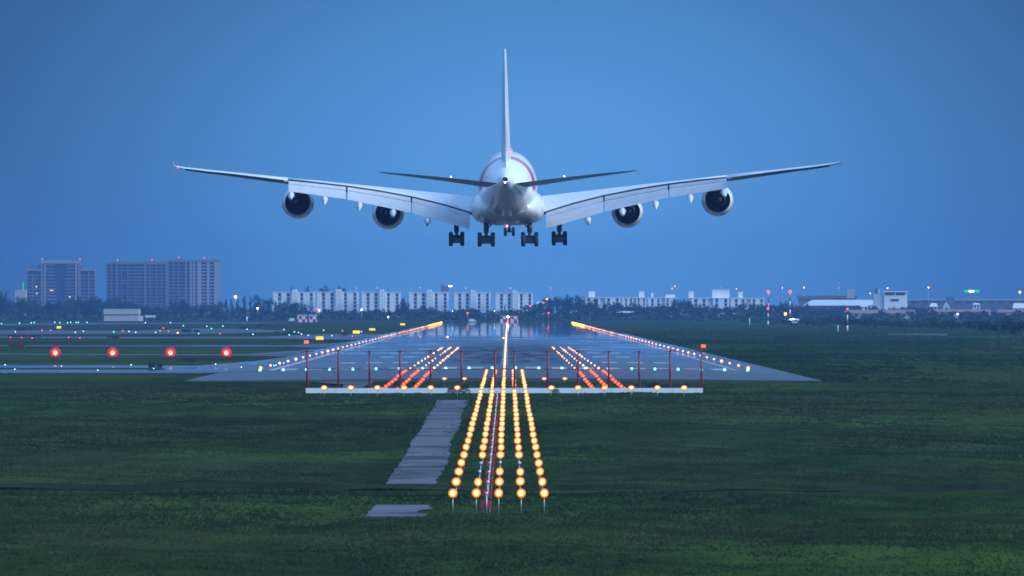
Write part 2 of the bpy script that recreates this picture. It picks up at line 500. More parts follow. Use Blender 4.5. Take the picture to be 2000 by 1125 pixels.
def make_ground():
    ys = np.concatenate([[-250], np.arange(250, 500, 2.5), np.arange(500, 580, 1.0), np.arange(580, 1170, 4), np.arange(1200, 5200, 200), [5600, 7000, 8200, 9500]])
    xs = np.concatenate([[-2800, -1200, -500, -200, -110], np.arange(-70, 70.1, 1.0), [110, 200, 500, 1200, 2800]])
    X, Y = np.meshgrid(xs, ys)
    Z = ground_z(X, Y)
    nx, ny = len(xs), len(ys)
    v = np.stack([X, Y, Z], -1).reshape(-1, 3)
    i = np.arange(nx - 1); j = np.arange(ny - 1)
    I, J = np.meshgrid(i, j); a = (J * nx + I).ravel()
    f = np.stack([a, a + 1, a + nx + 1, a + nx], -1)
    me = bpy.data.meshes.new("ground")
    me.from_pydata(v.tolist(), [], f.tolist())
    me.polygons.foreach_set("use_smooth", [True] * len(f))
    me.materials.append(M["ground"])
    o = bpy.data.objects.new("ground", me); COL.objects.link(o)
    tag(o, kind="structure")


make_ground()


def in_path(x, y):
    j = 0.10 * np.sin(y * 0.055) + 0.10 * np.sin(y * 0.021 + 2) + rng.normal(size=np.shape(x)) * 0.30
    on = (x > -5.95 + 0.8 * j) & (x < -3.25 + j - 0.0006 * (y - 560) - 1.3 * np.clip(np.sin(y * 0.16 + 2 * np.sin(y * 0.031)) - 0.55, 0, 1))
    return on & ((y < 514) & (y > 486) | (y > 566) & (y < 978))


def make_tufts():
    def zone(y0, y1, dens, h0, h1, w):
        A = (y1 - y0) * 0.0955 * (y0 + y1) / 2 * 1.08
        n = int(A * dens)
        # sample y with density proportional to the width of the view
        u = rng.random(n)
        y = np.sqrt(y0 ** 2 + u * (y1 ** 2 - y0 ** 2))
        x = (rng.random(n) - 0.5) * 0.0955 * y * 1.08 + CX
        keep = ~in_path(x, y) & ~((y > 552) & (y < 565.6) & (rng.random(n) < 0.15))
        clump = wob(x * 2.3 + 11, y * 1.7) + wob(x * 0.7, y * 0.5 + 40)
        keep &= rng.random(n) < np.clip(0.7 + 1.6 * clump + 1.5 * np.exp(-((y - 551) / 10.0) ** 2), 0.3, 1)
        x, y = x[keep], y[keep]; clump = clump[keep]
        h = (h0 + (h1 - h0) * rng.random(len(x)) ** 1.6) * np.clip(1 + 1.2 * clump, 0.7, 1.5)
        h = h * (1 + 1.0 * np.exp(-((y - 551) / 7.0) ** 2))     # rank growth in the ditch
        return x, y, h, np.full(len(x), w)
    def far_zone():
        n = 52000
        y = 1150 * (4300 / 1150) ** rng.random(n)
        x = 34.7 + rng.random(n) ** 1.3 * np.maximum(0.052 * y - 34.7, 1)
        cl = wob(x * 0.5 + 3, y * 0.16) + wob(x * 0.16, y * 0.05 + 9)
        k = rng.random(n) < np.clip(0.45 + 2.0 * cl, 0.08, 1) * np.clip((4300 - y) / 2400, 0, 1)
        x, y, cl = x[k], y[k], cl[k]
        return x, y, (0.10 + 0.20 * rng.random(len(x)) ** 2) * np.clip(1 + 1.5 * cl, .6, 1.6), np.full(len(x), 0.28)
    zs = [zone(362, 600, 9.0, 0.07, 0.18, 0.028), zone(600, 800, 6.0, 0.07, 0.18, 0.038), zone(800, 1158, 2.6, 0.08, 0.19, 0.06), far_zone()]
    x, y, h, w = [np.concatenate(q) for q in zip(*zs)]
    z = ground_z(x, y) - 0.03
    n = len(x)
    V, Fc = [], []
    B = 4
    for k in range(B):
        a = rng.random(n) * PI
        lean = (rng.random(n) - 0.5) * 1.8
        hh = h * (0.6 + 0.4 * rng.random(n))
        ox = (rng.random(n) - 0.5) * 4 * w; oy = (rng.random(n) - 0.5) * 0.3
        ca, sa = np.cos(a) * w, np.sin(a) * w * 0.5
        p0 = np.stack([x + ox - ca, y + oy - sa, z], -1)
        p1 = np.stack([x + ox + ca, y + oy + sa, z], -1)
        p2 = np.stack([x + ox + lean * hh * 0.5, y + oy, z + hh], -1)
        V.append(np.stack([p0, p1, p2], 1).reshape(-1, 3))
    V = np.concatenate(V)
    nf = len(V) // 3
    me = bpy.data.meshes.new("grass")
    me.vertices.add(len(V)); me.vertices.foreach_set("co", V.ravel().astype(np.float32))
    me.loops.add(len(V)); me.loops.foreach_set("vertex_index", np.arange(len(V), dtype=np.int32))
    me.polygons.add(nf)
    me.polygons.foreach_set("loop_start", np.arange(0, len(V), 3, dtype=np.int32))
    me.update(calc_edges=True)
    me.materials.append(M["tuft"])
    o = bpy.data.objects.new("grass", me); COL.objects.link(o)
    tag(o, "rough dark green grass covering the airfield in front of the runway", "grass", kind="stuff")


make_tufts()

RW, RE = 34.5, 5000.0       # runway half width with shoulders, far end


def rz(x):
    """crowned runway surface"""
    return 0.08 + 0.34 * (1 - min(abs(x), RW) / RW)


b = MB()
rows = [1160, 1300, 1600, 2200, 3200, 4200, RE]
for k in range(len(rows) - 1):
    for x0, x1 in ((-RW, 0), (0, RW)):
        b.add([(x0, rows[k], rz(x0)), (x1, rows[k], rz(x1)), (x1, rows[k + 1], rz(x1)), (x0, rows[k + 1], rz(x0))], [(0, 1, 2, 3)])
b.add([(-RW, 1160, rz(RW)), (0, 1160, rz(0)), (RW, 1160, rz(RW)), (RW, 1159.4, -0.3), (-RW, 1159.4, -0.3)], [(0, 4, 3, 2, 1)])
for s in (-1, 1):
    b.add([(s * RW, 1160, rz(RW)), (s * RW, RE, rz(RW)), (s * (RW + .4), RE, -0.1), (s * (RW + .4), 1159.4, -0.3)], [(0, 1, 2, 3)])
tag(b.build("runway", "runway", fix=False), kind="structure")


def slab(name, poly, m, z=0.05):
    vs = []
    for px, py in poly:
        D = dist(py, z)
        vs.append((gx(px, D), D, z))
    tag(MB().add(vs, [tuple(range(len(vs)))]).build(name, m, fix=True), kind="structure")


slab("taxiway", [(388, 728.6), (440, 727.6), (566, 697), (499, 705), (384, 714), (200, 713), (-60, 713), (-60, 718.5), (318, 718.5), (322, 722), (-60, 722), (-60, 728.6)], "taxiwet", 0.05)
slab("taxiway", [(-60, 690.6), (384, 691.5), (480, 691), (586, 684.5), (646, 678.6), (572, 695.8), (543, 696), (480, 694.5), (384, 694), (-60, 692.4)], "taxi", 0.052)
slab("taxiway", [(-60, 674), (240, 675), (480, 673.4), (557, 674.5), (661, 670), (706, 663.8), (650, 678.0), (628, 679), (560, 677), (480, 677), (240, 677), (-60, 676)], "taxi", 0.048)
slab("taxiway", [(-60, 656.5), (300, 658.2), (500, 658), (640, 652), (752, 653.4), (716, 662), (693, 663.6), (560, 661), (240, 661), (-60, 659.6)], "taxi", 0.054)
slab("taxiway", [(-60, 644), (250, 646), (400, 641), (560, 645), (560, 648), (430, 651.5), (250, 652), (-60, 653)], "taxi", 0.046)
slab("taxiway", [(-60, 632.5), (250, 630.4), (500, 629.8), (545, 630.6), (500, 632), (250, 633), (-60, 636.5)], "taxi", 0.056)
# apron spur that runs from the runway end towards the antenna row
slab("taxiway", [(612, 746), (668, 745), (690, 738), (740, 738), (724, 750), (704, 757), (668, 757), (672, 751)], "taxi", 0.03)
slab("perimeter_road", [(1735, 651.0), (1850, 651.8), (1852, 655.2), (1735, 653.6)], "path", 0.12)

# service path in two pieces, the ditch between them
def path_piece(y0, y1):
    b = MB(); ys = np.arange(y0, y1 + 0.1, 3.0)
    l, r = [], []
    for y in ys:
        z = float(prof(y)) + 0.05
        l.append((-5.98 + 0.06 * math.sin(y * 0.05) + R.uniform(-.07, .07), y, z)); r.append((-3.25 + 0.10 * math.sin(y * 0.04 + 1) + R.uniform(-.16, .10) - (1.1 * R.random() if 490 < y < 502 else 0), y, z))
    b.loft([[a, c] for a, c in zip(l, r)], closed=False, cap=False)
    b.add([l[0], r[0], (r[0][0], y0, r[0][2] - 0.5), (l[0][0], y0, l[0][2] - 0.5)], [(0, 1, 2, 3)])
    tag(b.build("path", "path"), kind="structure")


path_piece(485, 513)
path_piece(566, 980)

# dark strip along the ditch's far bank, shade put into its colour
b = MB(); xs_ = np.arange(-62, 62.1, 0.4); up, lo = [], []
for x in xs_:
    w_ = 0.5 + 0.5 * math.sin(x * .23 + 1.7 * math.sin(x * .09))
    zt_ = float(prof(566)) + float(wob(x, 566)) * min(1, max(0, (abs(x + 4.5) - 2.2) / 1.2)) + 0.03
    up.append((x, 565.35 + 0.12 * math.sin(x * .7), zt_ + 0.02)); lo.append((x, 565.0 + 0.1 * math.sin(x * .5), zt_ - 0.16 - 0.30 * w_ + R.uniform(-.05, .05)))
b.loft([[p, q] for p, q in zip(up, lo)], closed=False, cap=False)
tag(b.build("ditch_bank", "bank_shade"), kind="structure")

# runway markings: threshold stripes, centre dashes, touchdown bars
b = MB()


def bar(x0, x1, y0, y1):
    n = 1
    b.add([(x0, y0, rz(x0) + .02), (x1, y0, rz(x1) + .02), (x1, y1, rz(x1) + .02), (x0, y1, rz(x0) + .02)], [(0, 1, 2, 3)])


for s in (-1, 1):
    for i in range(8):
        x = s * (2.6 + 3.35 * i)
        bar(min(x, x + s * 1.9), max(x, x + s * 1.9), 1330, 1362)
    for y0, k in ((1480, 3), (1640, 2), (1780, 2), (1930, 1)):
        for i in range(k):
            x = s * (13.5 + 3.6 * i)
            bar(min(x, x + s * 2.2), max(x, x + s * 2.2), y0, y0 + 24)
    x = s * 28.6
    bar(min(x, x + s * 0.9), max(x, x + s * 0.45), 1330, 4900)
for y0 in range(1420, 4900, 60):
    bar(-0.45, 0, y0, y0 + 30); bar(0, 0.45, y0, y0 + 30)
tag(b.build("runway_markings", "marking", fix=False), kind="structure")

# ------------------------------------------------------------------ lamps
def post_lamp(name, label, cat, group, core, rim, r, h, mid, edge):
    """thing origin = lamp centre; post goes down h"""
    t = empty(name, (0, 0, 0), label, cat, group)
    MB().tube((0, 0.10, -h), (0, 0.10, -r * 0.6), 0.028, 0.024, 8).build("post", "galv", t)
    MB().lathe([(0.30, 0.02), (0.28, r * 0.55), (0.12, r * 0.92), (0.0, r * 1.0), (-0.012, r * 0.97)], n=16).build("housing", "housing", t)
    MB().lathe([(0.0, r * 0.99), (-0.015, r * 0.88), (-0.035, r * 0.70), (-0.055, r * 0.46), (-0.065, r * 0.25), (-0.07, 0.001)], n=18, mis=[3, 1, 2, 0, 0]).build("lens", [core, rim, mid, edge], t)  # outer rings hold the bloom halo as glowing colour
    return t


LAMP_R = 0.225  # radius enlarged so the lens rings take in the bloom
proto = post_lamp("approach_light", "x", "runway light", "amber approach lights in five columns", "amber_core", "amber_halo", LAMP_R, 0.95, "amber_mid", "amber_halo_edge")
unlit = post_lamp("approach_light", "x", "runway light", "amber approach lights in five columns", "dome", "housing", 0.10, 0.95, "dome", "housing")


def lz(D):
    return -0.47 + (D - 496) / 810 * 0.70 + 0.26 * min(1, max(0, (D - 880) / 180))


COLN = ["leftmost", "second", "middle", "fourth", "rightmost"]
dark_at = {(2, 1), (3, 1), (3, 2), (3, 3)}
used = {"l": False, "d": False}
protos_to_hide = []
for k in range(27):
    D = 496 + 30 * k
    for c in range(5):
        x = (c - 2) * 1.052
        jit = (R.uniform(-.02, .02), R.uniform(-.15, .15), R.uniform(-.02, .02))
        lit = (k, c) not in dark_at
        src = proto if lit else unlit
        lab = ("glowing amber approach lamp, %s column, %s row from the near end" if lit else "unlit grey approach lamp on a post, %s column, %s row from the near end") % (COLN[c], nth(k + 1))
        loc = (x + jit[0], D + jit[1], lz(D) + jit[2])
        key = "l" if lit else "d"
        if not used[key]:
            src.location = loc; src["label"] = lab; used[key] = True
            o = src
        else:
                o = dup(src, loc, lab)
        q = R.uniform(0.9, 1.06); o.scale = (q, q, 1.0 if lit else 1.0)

# crossbars of the approach lighting
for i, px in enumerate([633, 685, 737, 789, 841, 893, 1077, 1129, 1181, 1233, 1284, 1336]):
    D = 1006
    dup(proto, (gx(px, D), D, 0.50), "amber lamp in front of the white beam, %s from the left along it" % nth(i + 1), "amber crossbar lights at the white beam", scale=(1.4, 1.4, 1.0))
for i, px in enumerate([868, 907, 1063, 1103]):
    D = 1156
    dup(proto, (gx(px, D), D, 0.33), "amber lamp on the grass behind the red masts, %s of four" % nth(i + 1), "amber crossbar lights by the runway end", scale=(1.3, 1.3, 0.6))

# sequenced flasher heads with red cabinets, left of the middle column
fl = None
for k in range(19):
    D = 496 + 30 * k
    loc = (-0.56, D - 0.4, lz(D) + 0.0)
    lab = "red cabinet pair on a post with a silver lamp, %s from the near end" % nth(k + 1)
    if fl is None:
        fl = empty("flasher_unit", loc, lab, "flasher", "red flasher cabinets between the lamp columns")
        MB().tube((0, 0, -0.95), (0, 0, -0.06), 0.04, 0.035, 8).build("post", "galv", fl)
        for s in (-1, 1):
            MB().box(s * 0.145 - 0.10, s * 0.145 + 0.10, 0.02, 0.22, -0.68, -0.34).build("cabinet", "redbox", fl)
            MB().tube((s * 0.145, 0.12, -0.95), (s * 0.145, 0.12, -0.68), 0.02, n=6).build("leg", "galv", fl)
        MB().lathe([(0.16, 0.01), (0.14, 0.06), (0.0, 0.085), (-0.02, 0.08)], n=14).build("housing", "housing", fl)
        MB().lathe([(-0.01, 0.08), (-0.05, 0.05), (-0.065, 0.001)], n=14).build("lens", "dome", fl)
    else:
        dup(fl, loc, lab)

# red side-row lamps, three columns on each side
rp = post_lamp("side_row_light", "x", "runway light", "red side row lights", "red_core", "red_halo", 0.20, 0.35, "red_mid", "red_halo")
first = True
SIDE = {-1: "left", 1: "right"}
TRI = ["inner", "middle", "outer"]
for s in (-1, 1):
    for c, ax in enumerate((8.75, 10.25, 11.75)):
        for k in range(9):
            D = 1042 + 29 * k
            zz = float(np.interp(D, [1040, 1158, 1165, 1300], [0.10, 0.24, 0.40, 0.46]))
            loc = (s * ax, D, zz)
            lab = "red lamp, %s column of the %s side row, %s from the near end" % (TRI[c], SIDE[s], nth(k + 1))
            if first:
                rp.location = loc; rp["label"] = lab; first = False
            else:
                dup(rp, loc, lab)


def bulb(name, mats, r, sq=(1, 1, 1), stem=0.0, stemm="housing"):
    t = None
    b = MB().ball((0, 0, 0), r, 10, 6, 0, sq)
    if stem:
        b.tube((0, 0, -stem), (0, 0, -r * 0.5), 0.05, n=6, mi=1)
        return b.build(name, [mats, stemm])
    return b.build(name, mats)


# touchdown zone lamps flush in the runway
p = bulb("touchdown_zone_light", "tdz", 0.14)
tag(p, "x", "runway light", "touchdown zone lights")
first = True
for s in (-1, 1):
    for c, ax in enumerate((8.75, 10.25, 11.75)):
        for k in range(12):
            D = 1338 + 60 * k
            loc = (s * ax, D, rz(ax) + 0.10)
            if R.random() < 0.06 and k > 3: continue
            lab = "warm white runway lamp, %s column of the %s touchdown row, %s from threshold" % (TRI[c], SIDE[s], nth(k + 1))
            if first:
                p.location = loc; p["label"] = lab; first = False; o = p
            else:
                o = dup(p, loc, lab)
            q = R.choice([0.6, 0.8, 1.0, 1.25])
            o.scale = (q, q, q)

# runway edge lamps
pe = bulb("runway_edge_light", "edge", 0.19, stem=0.36)
tag(pe, "x", "runway light", "runway edge lights")
pa = bulb("runway_edge_light", "edge_far", 0.24, stem=0.36)
tag(pa, "x", "runway light", "runway edge lights")
fe = fa = True
for s in (-1, 1):
    for k in range(67):
        D = 1328 + 55.0 * k
        far = D > 4150
        src = pa if far else pe
        loc = (s * 30.2, D, rz(30.2) + 0.36)
        lab = "%s edge lamp on the %s edge of the runway, %s from the threshold" % ("amber" if far else "warm white", SIDE[s], nth(k + 1))
        if far and fa:
            pa.location = loc; pa["label"] = lab; fa = False; o = pa
        elif not far and fe:
            pe.location = loc; pe["label"] = lab; fe = False; o = pe
        else:
            o = dup(src, loc, lab)
        q = R.choice([0.7, 0.85, 1.0, 1.0, 1.25]) if not far else 1.0
        o.scale = (q * 0.8,) * 3 if D < 3600 else (q,) * 3

# centreline lamps
pc = bulb("centreline_light", "cl", 0.11)
tag(pc, "x", "runway light", "runway centreline lights")
first = True
for k in range(118):
    D = 1336 + 31 * k
    lab = "centreline lamp in the runway axis, %s from the threshold" % nth(k + 1)
    loc = (0.0, D, rz(0) + 0.10)
    if first:
        pc.location = loc; pc["label"] = lab; first = False; o = pc
    else:
        o = dup(pc, loc, lab)
    q = 1.0 + 0.5 * min(1, (D - 1336) / 2500)
    o.scale = (q, q, q)

# green threshold lamps
pg = bulb("threshold_light", "green", 0.17, stem=0.3)
tag(pg, "x", "runway light", "green threshold lights")
first = True
for i in range(22):
    x = -30.2 + i * 2.87
    lab = "green threshold lamp across the runway start, %s from the left" % nth(i + 1)
    loc = (x, 1324, rz(x) + 0.12)
    if first:
        pg.location = loc; pg["label"] = lab; first = False
    else:
        dup(pg, loc, lab)

# taxiway and field lamps on the left (photo pixel of the lamp)
GL = [(3, 632), (38, 631), (61, 630.4), (67, 630), (107, 629.6), (117, 630), (132, 630), (138, 629.4), (149, 629.6), (153, 629.4), (170, 629.8), (222, 648), (304, 649), (388, 651.5), (404, 637), (413, 641.6), (435.5, 637), (482.6, 643), (358, 636), (554.5, 643.5), (565, 654), (632, 645), (648, 655.6), (706, 647.6)]
RL = [(82, 645), (99, 645), (240, 646), (134, 659), (156, 660), (21, 659), (42, 659.4), (63, 660), (313, 646), (319, 641), (329, 647), (430, 652), (669, 646), (688, 656.6), (821, 658), (796, 645.5)]
OL = [(347, 650), (874, 658), (983.5, 660)]
BL = [(10, 712.5), (29, 721), (120, 715), (191, 723), (30, 648), (147, 649), (163, 647), (256, 712.6), (300, 719.5), (421, 711), (471.5, 717), (284, 630), (333, 630), (252, 647), (265, 649), (589, 652.5), (602, 655), (494, 653), (535, 714), (539, 713), (554, 709), (575, 648), (583, 649)]


def where(py):
    return ("beside the nearest taxiway" if py > 700 else "by the middle taxiways" if py > 652 else "by the distant taxiways")


for pts, mk, word, rr in ((GL, "green", "green", 2.5), (RL, "red_l", "red", 2.6), (OL, "orange_l", "orange", 2.8), (BL, "blue_l", "blue", 2.0)):
    counts = {}
    base = None
    for px, py in sorted(pts):
        D = dist(py, 0.45)
        w = where(py)
        counts[w] = counts.get(w, 0) + 1
        lab = "small %s lamp %s, %s %s one from the left" % (word, w, nth(counts[w]), word)
        loc = (gx(px, D), D, 0.45)
        if base is None:
            base = bulb("taxiway_light", mk, 1.0, stem=2.2)
            tag(base, lab, "taxiway light", "%s taxiway lights" % word)
            base.location = loc; o = base
        else:
            o = dup(base, loc, lab)
        q = rr * 0.5 * D / F * 0.80
        o.scale = (q, q, q)

# the four precision approach path lamps
ppl = None
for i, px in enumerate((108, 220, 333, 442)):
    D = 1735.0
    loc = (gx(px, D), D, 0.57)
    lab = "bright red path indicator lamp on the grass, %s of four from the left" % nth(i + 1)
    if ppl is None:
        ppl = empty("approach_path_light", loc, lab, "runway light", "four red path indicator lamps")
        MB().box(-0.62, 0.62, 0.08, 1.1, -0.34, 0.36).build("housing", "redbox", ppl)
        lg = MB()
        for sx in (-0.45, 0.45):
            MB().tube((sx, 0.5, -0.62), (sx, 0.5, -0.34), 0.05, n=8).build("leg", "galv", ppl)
        MB().lathe([(0.07, 0.92), (0.0, 0.70), (-0.06, 0.48), (-0.10, 0.24), (-0.14, 0.001)], n=24, mis=[3, 2, 1, 0]).build("lens", ["papi_core", "papi_mid", "papi_halo", "papi_halo_edge"], ppl)  # broad red rings build the bloom halo into the lens
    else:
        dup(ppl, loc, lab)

# airfield signs: (x0, x1, y0, y1, material, label)
SIGNS = [(290, 304, 709, 718, "signback", "black sign back beside the nearest taxiway, left panel of two"), (306, 317, 710, 718, "signback", "black sign back beside the nearest taxiway, narrower right panel"),
         (359.5, 384, 698.5, 707, "signback", "wide black sign back on the grass between two red lamps"), (16, 49, 669, 676.5, "signred", "long dark red sign at the far left edge"),
         (104, 123, 669, 674, "signred", "dark red sign above the first red path lamp"), (209, 217, 655, 660, "signred", "small dark red sign beside a black one above second red lamp"),
         (218, 233, 657, 661.5, "signback", "black sign with pale end leg above the second red lamp"), (32, 52, 640.5, 645.5, "signback", "black distant sign near the left edge"),
         (54, 63, 641, 645, "signback", "short black sign next to the distant left sign"), (184, 199, 634, 638, "signred", "distant dark red sign with orange end"),
         (355, 374, 643, 648.5, "signback", "black distant sign with pale legs, longer of a pair"), (378, 389, 644, 648.5, "signback", "black distant sign, shorter of a pair with pale legs"),
         (468, 485, 638.6, 643, "signback", "faint black sign near a green lamp"), (596, 611, 662, 667, "signback", "black sign back just behind the glowing red sign"),
         (667, 679, 650.5, 655, "signback", "small black sign left of the yellow signs"), (501, 515, 634, 638, "signback", "tiny black sign in the distant grass"),
         (538, 544, 647, 651, "signback", "very small black sign in the mid grass"), (550, 571, 647.6, 651.4, "signback", "low black sign in the mid grass"),
         (617, 632, 657, 663.8, "yellow_s", "glowing yellow sign nearest to the camera"), (689, 703, 645.5, 651.5, "yellow_s", "glowing yellow sign beside a green lamp"),
         (721, 733, 641.2, 645.4, "yellow_s", "glowing yellow sign left of the runway lamp string"), (781.5, 791, 631.4, 635.4, "yellow_s", "small glowing yellow sign farthest away near the runway end"),
         (110.5, 119.5, 637, 641.6, "yellow_s", "glowing yellow sign among the distant green lamps"), (594, 603, 665, 671, "sign_red", "glowing red sign at left runway shoulder"),
         (1369.5, 1378.5, 673, 679, "sign_red", "glowing red sign on the grass right of the runway"), (15, 47, 655, 658.2, "signback", "low black barrier by the left taxiway, longer piece"), (49, 80, 655.4, 658.6, "signback", "low black barrier by the left taxiway, right piece"),
         ]
for x0, x1, y0, y1, m, lab in SIGNS:
    D = dist(y1 + 2.0, 0.05)
    t = empty("airfield_sign", (gx((x0 + x1) / 2, D), D, 0.05), lab, "airfield sign")
    w = (x1 - x0) * D / F / 2; zb = gz(y1, D) - 0.05; zt = gz(y0, D) - 0.05
    if m in ("signback", "signred"):
        MB().box(-w, w, -0.14, 0.14, zb, zt).build("panel", m, t)
        lm = "signpost" if m == "signred" or "pale" in lab else "galv"
        lx = w - 0.1
    else:
        MB().box(-w, w, -0.05, 0.2, zb, zt).build("panel", "signback", t)
        MB().box(-w * 0.97, w * 0.97, -0.09, -0.055, zb + 0.03 * (zt - zb), zb + 0.97 * (zt - zb)).build("lit_face", m, t)
        lm = "galv"; lx = w * 0.7
    for s in (-1, 1):
        MB().box(s * lx - 0.06, s * lx + 0.06, 0.15, 0.25, 0, zt if lm == "signpost" and s > 0 else zb + 0.05).build("leg", lm, t)

# ------------------------------------------------------------------ localizer antennas
DL = 1035.0
PXM = [600, 661, 721.7, 781.5, 841, 901.5, 966.5, 1004.5, 1069.6, 1129, 1189, 1248.5, 1308.7, 1370]
am = None
for i, px in enumerate(PXM):
    loc = (gx(px, DL), DL, 0.24)
    lab = "dark red mast with a crossarm on the white beam, %s from the left" % nth(i + 1)
    if am is None:
        am = empty("antenna_mast", loc, lab, "antenna", "red antenna masts in front of the runway")
        MB().tube((0, 0, 0), (0, 0, 3.62), 0.125, 0.085, 10).box(-0.2, 0.2, -0.2, 0.2, -0.0, 0.06).build("post", "redpost", am)
        MB().box(-0.66, 0.66, -0.05, 0.05, 3.50, 3.56).box(-0.10, 0.10, -0.9, 1.3, 3.565, 3.64).build("crossarm", "redpost", am)
    else:
        o = dup(am, loc, lab)
        o.scale = (1, 1, R.uniform(0.985, 1.015))
x0, x1 = gx(600, DL), gx(1370, DL)
tag(MB().tube((x0 + .05, DL + 0.12, 2.10), (x1 - .05, DL + 0.12, 2.04), 0.033, n=6).build("cable_rail", "redpost"), "thin red horizontal rail linking the row of red masts", "rail")
wb = empty("antenna_beam", (0, DL, -0.34), "long white horizontal beam carrying the red antenna masts", "beam")
xs0, xs1 = gx(597, DL), gx(1373, DL)
nseg = 13
for i in range(nseg):
    a = xs0 + (xs1 - xs0) * i / nseg; c = xs0 + (xs1 - xs0) * (i + 1) / nseg
    MB().box(a + 0.012, c - 0.012, -0.35, 0.35, 0.09 + R.uniform(0, .01), 0.58).build("beam_segment", "beam", wb)
for i in range(14):
    a = xs0 + 0.4 + (xs1 - xs0 - 0.8) * i / 13
    MB().box(a - 0.12, a + 0.12, -0.2, 0.2, -0.4, 0.085).build("foot", "galv", wb)


# tufts that lap the beam and the pavement, dry bushes
def bush(name, seed, n, leaf, h, r):
    rr = np.random.default_rng(seed)
    a = rr.random(n) * 2 * PI; q = np.sqrt(rr.random(n)) * r; z = rr.random(n) ** 0.8 * h
    q = q * (1 - 0.5 * z / h)
    c = np.stack([q * np.cos(a), q * np.sin(a), z], -1)
    return leaf_mesh(name, c, leaf, rr)


def leaf_mesh(name, c, leaf, rr, m="leaf"):
    n = len(c)
    d1 = rr.normal(size=(n, 3)); d1 /= np.linalg.norm(d1, axis=1)[:, None]
    d2 = np.cross(d1, rr.normal(size=(n, 3))); d2 /= np.linalg.norm(d2, axis=1)[:, None]
    s = leaf * (0.5 + rr.random(n))[:, None]
    V = np.stack([c - d1 * s, c + d2 * s * 0.6, c + d1 * s, c - d2 * s * 0.6], 1).reshape(-1, 3)
    me = bpy.data.meshes.new(name)
    me.vertices.add(len(V)); me.vertices.foreach_set("co", V.ravel().astype(np.float32))
    me.loops.add(len(V)); me.loops.foreach_set("vertex_index", np.arange(len(V), dtype=np.int32))
    me.polygons.add(n); me.polygons.foreach_set("loop_start", np.arange(0, len(V), 4, dtype=np.int32))
    me.update(calc_edges=True)
    me.materials.append(M[m])
    return me


bme = bush("weed_bush", 5, 700, 0.05, 0.75, 0.8)
for i, (px, s, lab) in enumerate([(884, 1.0, "dark weed clump against the beam beside the sixth mast"), (905, 1.15, "taller dark weed clump at the foot of the sixth mast"), (1085, 0.75, "small weed clump in front of beam right of the lamp columns"), (1276, 1.2, "dark weed bush on the grass behind the beam, right side")]):
    D = 1031 if i != 3 else 1075
    o = bpy.data.objects.new("weed_bush", bme); COL.objects.link(o)
    o.location = (gx(px, D), D, float(prof(D)) - 0.02); o.scale = (s, s, s * (1.0 if i != 3 else 0.8))
    tag(o, lab, "bush")

# ------------------------------------------------------------------ aircraft
YA = 1300.0
A = empty("jet_airliner", (CX, YA, 17.93), "huge white four-engined jet airliner landing over the runway, wheels down", "airliner")
A.rotation_euler = (0, math.radians(-0.34), math.radians(0.0))


def ring(Y, hw, top, bot, cx=0.0, n=44, e=2.0, eg=0.0):
    q = []
    cz = (top + bot) / 2; hh = (top - bot) / 2
    for i in range(n):
        t = 2 * PI * i / n
        c, s = math.cos(t), math.sin(t)
        x = math.copysign(abs(c) ** (2 / e), c) * hw
        z = math.copysign(abs(s) ** (2 / e), s) * hh
        x *= 1 - eg * (z / hh)
        q.append((cx + x, Y, cz + z))
    return q


secs = [ring(36.5, .3, 4.8, 4.2), ring(35.6, 1.3, 5.9, 3.6), ring(33, 2.5, 7.6, 2.3), ring(29, 3.25, 9.0, 1.35), ring(24, 3.57, 9.42, 1.02), ring(12, 3.57, 9.2, .8), ring(0, 3.57, 8.98, .55),
        ring(-8, 3.57, 8.76, .42), ring(-11, 3.52, 8.55, .5, -.01), ring(-14, 3.38, 8.25, .8, -.03), ring(-17, 3.12, 7.95, 1.22, -.06), ring(-20, 2.75, 7.6, 1.78, -.09), ring(-23, 2.3, 7.22, 2.4, -.13), ring(-26, 1.82, 6.82, 3.05, -.17),
        ring(-29, 1.28, 6.35, 3.75, -.22), ring(-31.5, .82, 5.95, 4.35, -.26), ring(-33.2, .5, 5.66, 4.72, -.29), ring(-34.0, .40, 5.52, 4.86, -.3)]
fu = MB().loft(secs).build("fuselage", "fus", A)
MB().loft([ring(-34.02, .33, 5.48, 4.93, -.3, 20), ring(-33.6, .2, 5.4, 5.05, -.3, 20)]).build("exhaust", "dark", fu)
MB().ball((-.3, -34.1, 4.84), .085, 10, 6).build("tail_light", "white_l", fu)
MB().ball((.42, -2.0, 9.12), .15, 10, 6).build("beacon", "red_l", fu)
MB().ball((-.1, 1.0, -0.06), .085, 10, 6).build("beacon", "beacon_l", fu)
# belly fairing with a flat keel and wing-root fillets
bs = [ring(16, 2.6, 3.4, 1.0, 0, 44, 2.6), ring(13, 3.7, 3.9, .35, 0, 44, 2.7), ring(8, 4.25, 4.3, .06, 0, 44, 3.0), ring(0, 4.42, 4.4, 0, 0, 44, 3.1), ring(-6, 4.42, 4.2, 0.02, 0, 44, 3.0), ring(-10, 4.2, 3.9, .12, 0, 44, 2.8), ring(-13.5, 3.5, 3.3, .5, 0, 44, 2.5), ring(-16, 2.4, 2.6, 1.3, 0, 44, 2.2)]
MB().loft(bs).build("belly_fairing", "fus", A)


def foil(u, yl, yt, zl, zt, th, n=9):
    """symmetric foil section in the Y-Z plane at lateral u"""
    up, lo = [], []
    for i in range(n + 1):
        t = (1 - math.cos(PI * i / n)) / 2
        y = yl + (yt - yl) * t; z = zl + (zt - zl) * t
        h = th * 3.6 * (0.2969 * math.sqrt(t) - 0.126 * t - 0.3516 * t * t + 0.2843 * t ** 3 - 0.1030 * t ** 4)
        up.append((u, y, z + h)); lo.append((u, y, z - h))
    return up + lo[-1:0:-1]


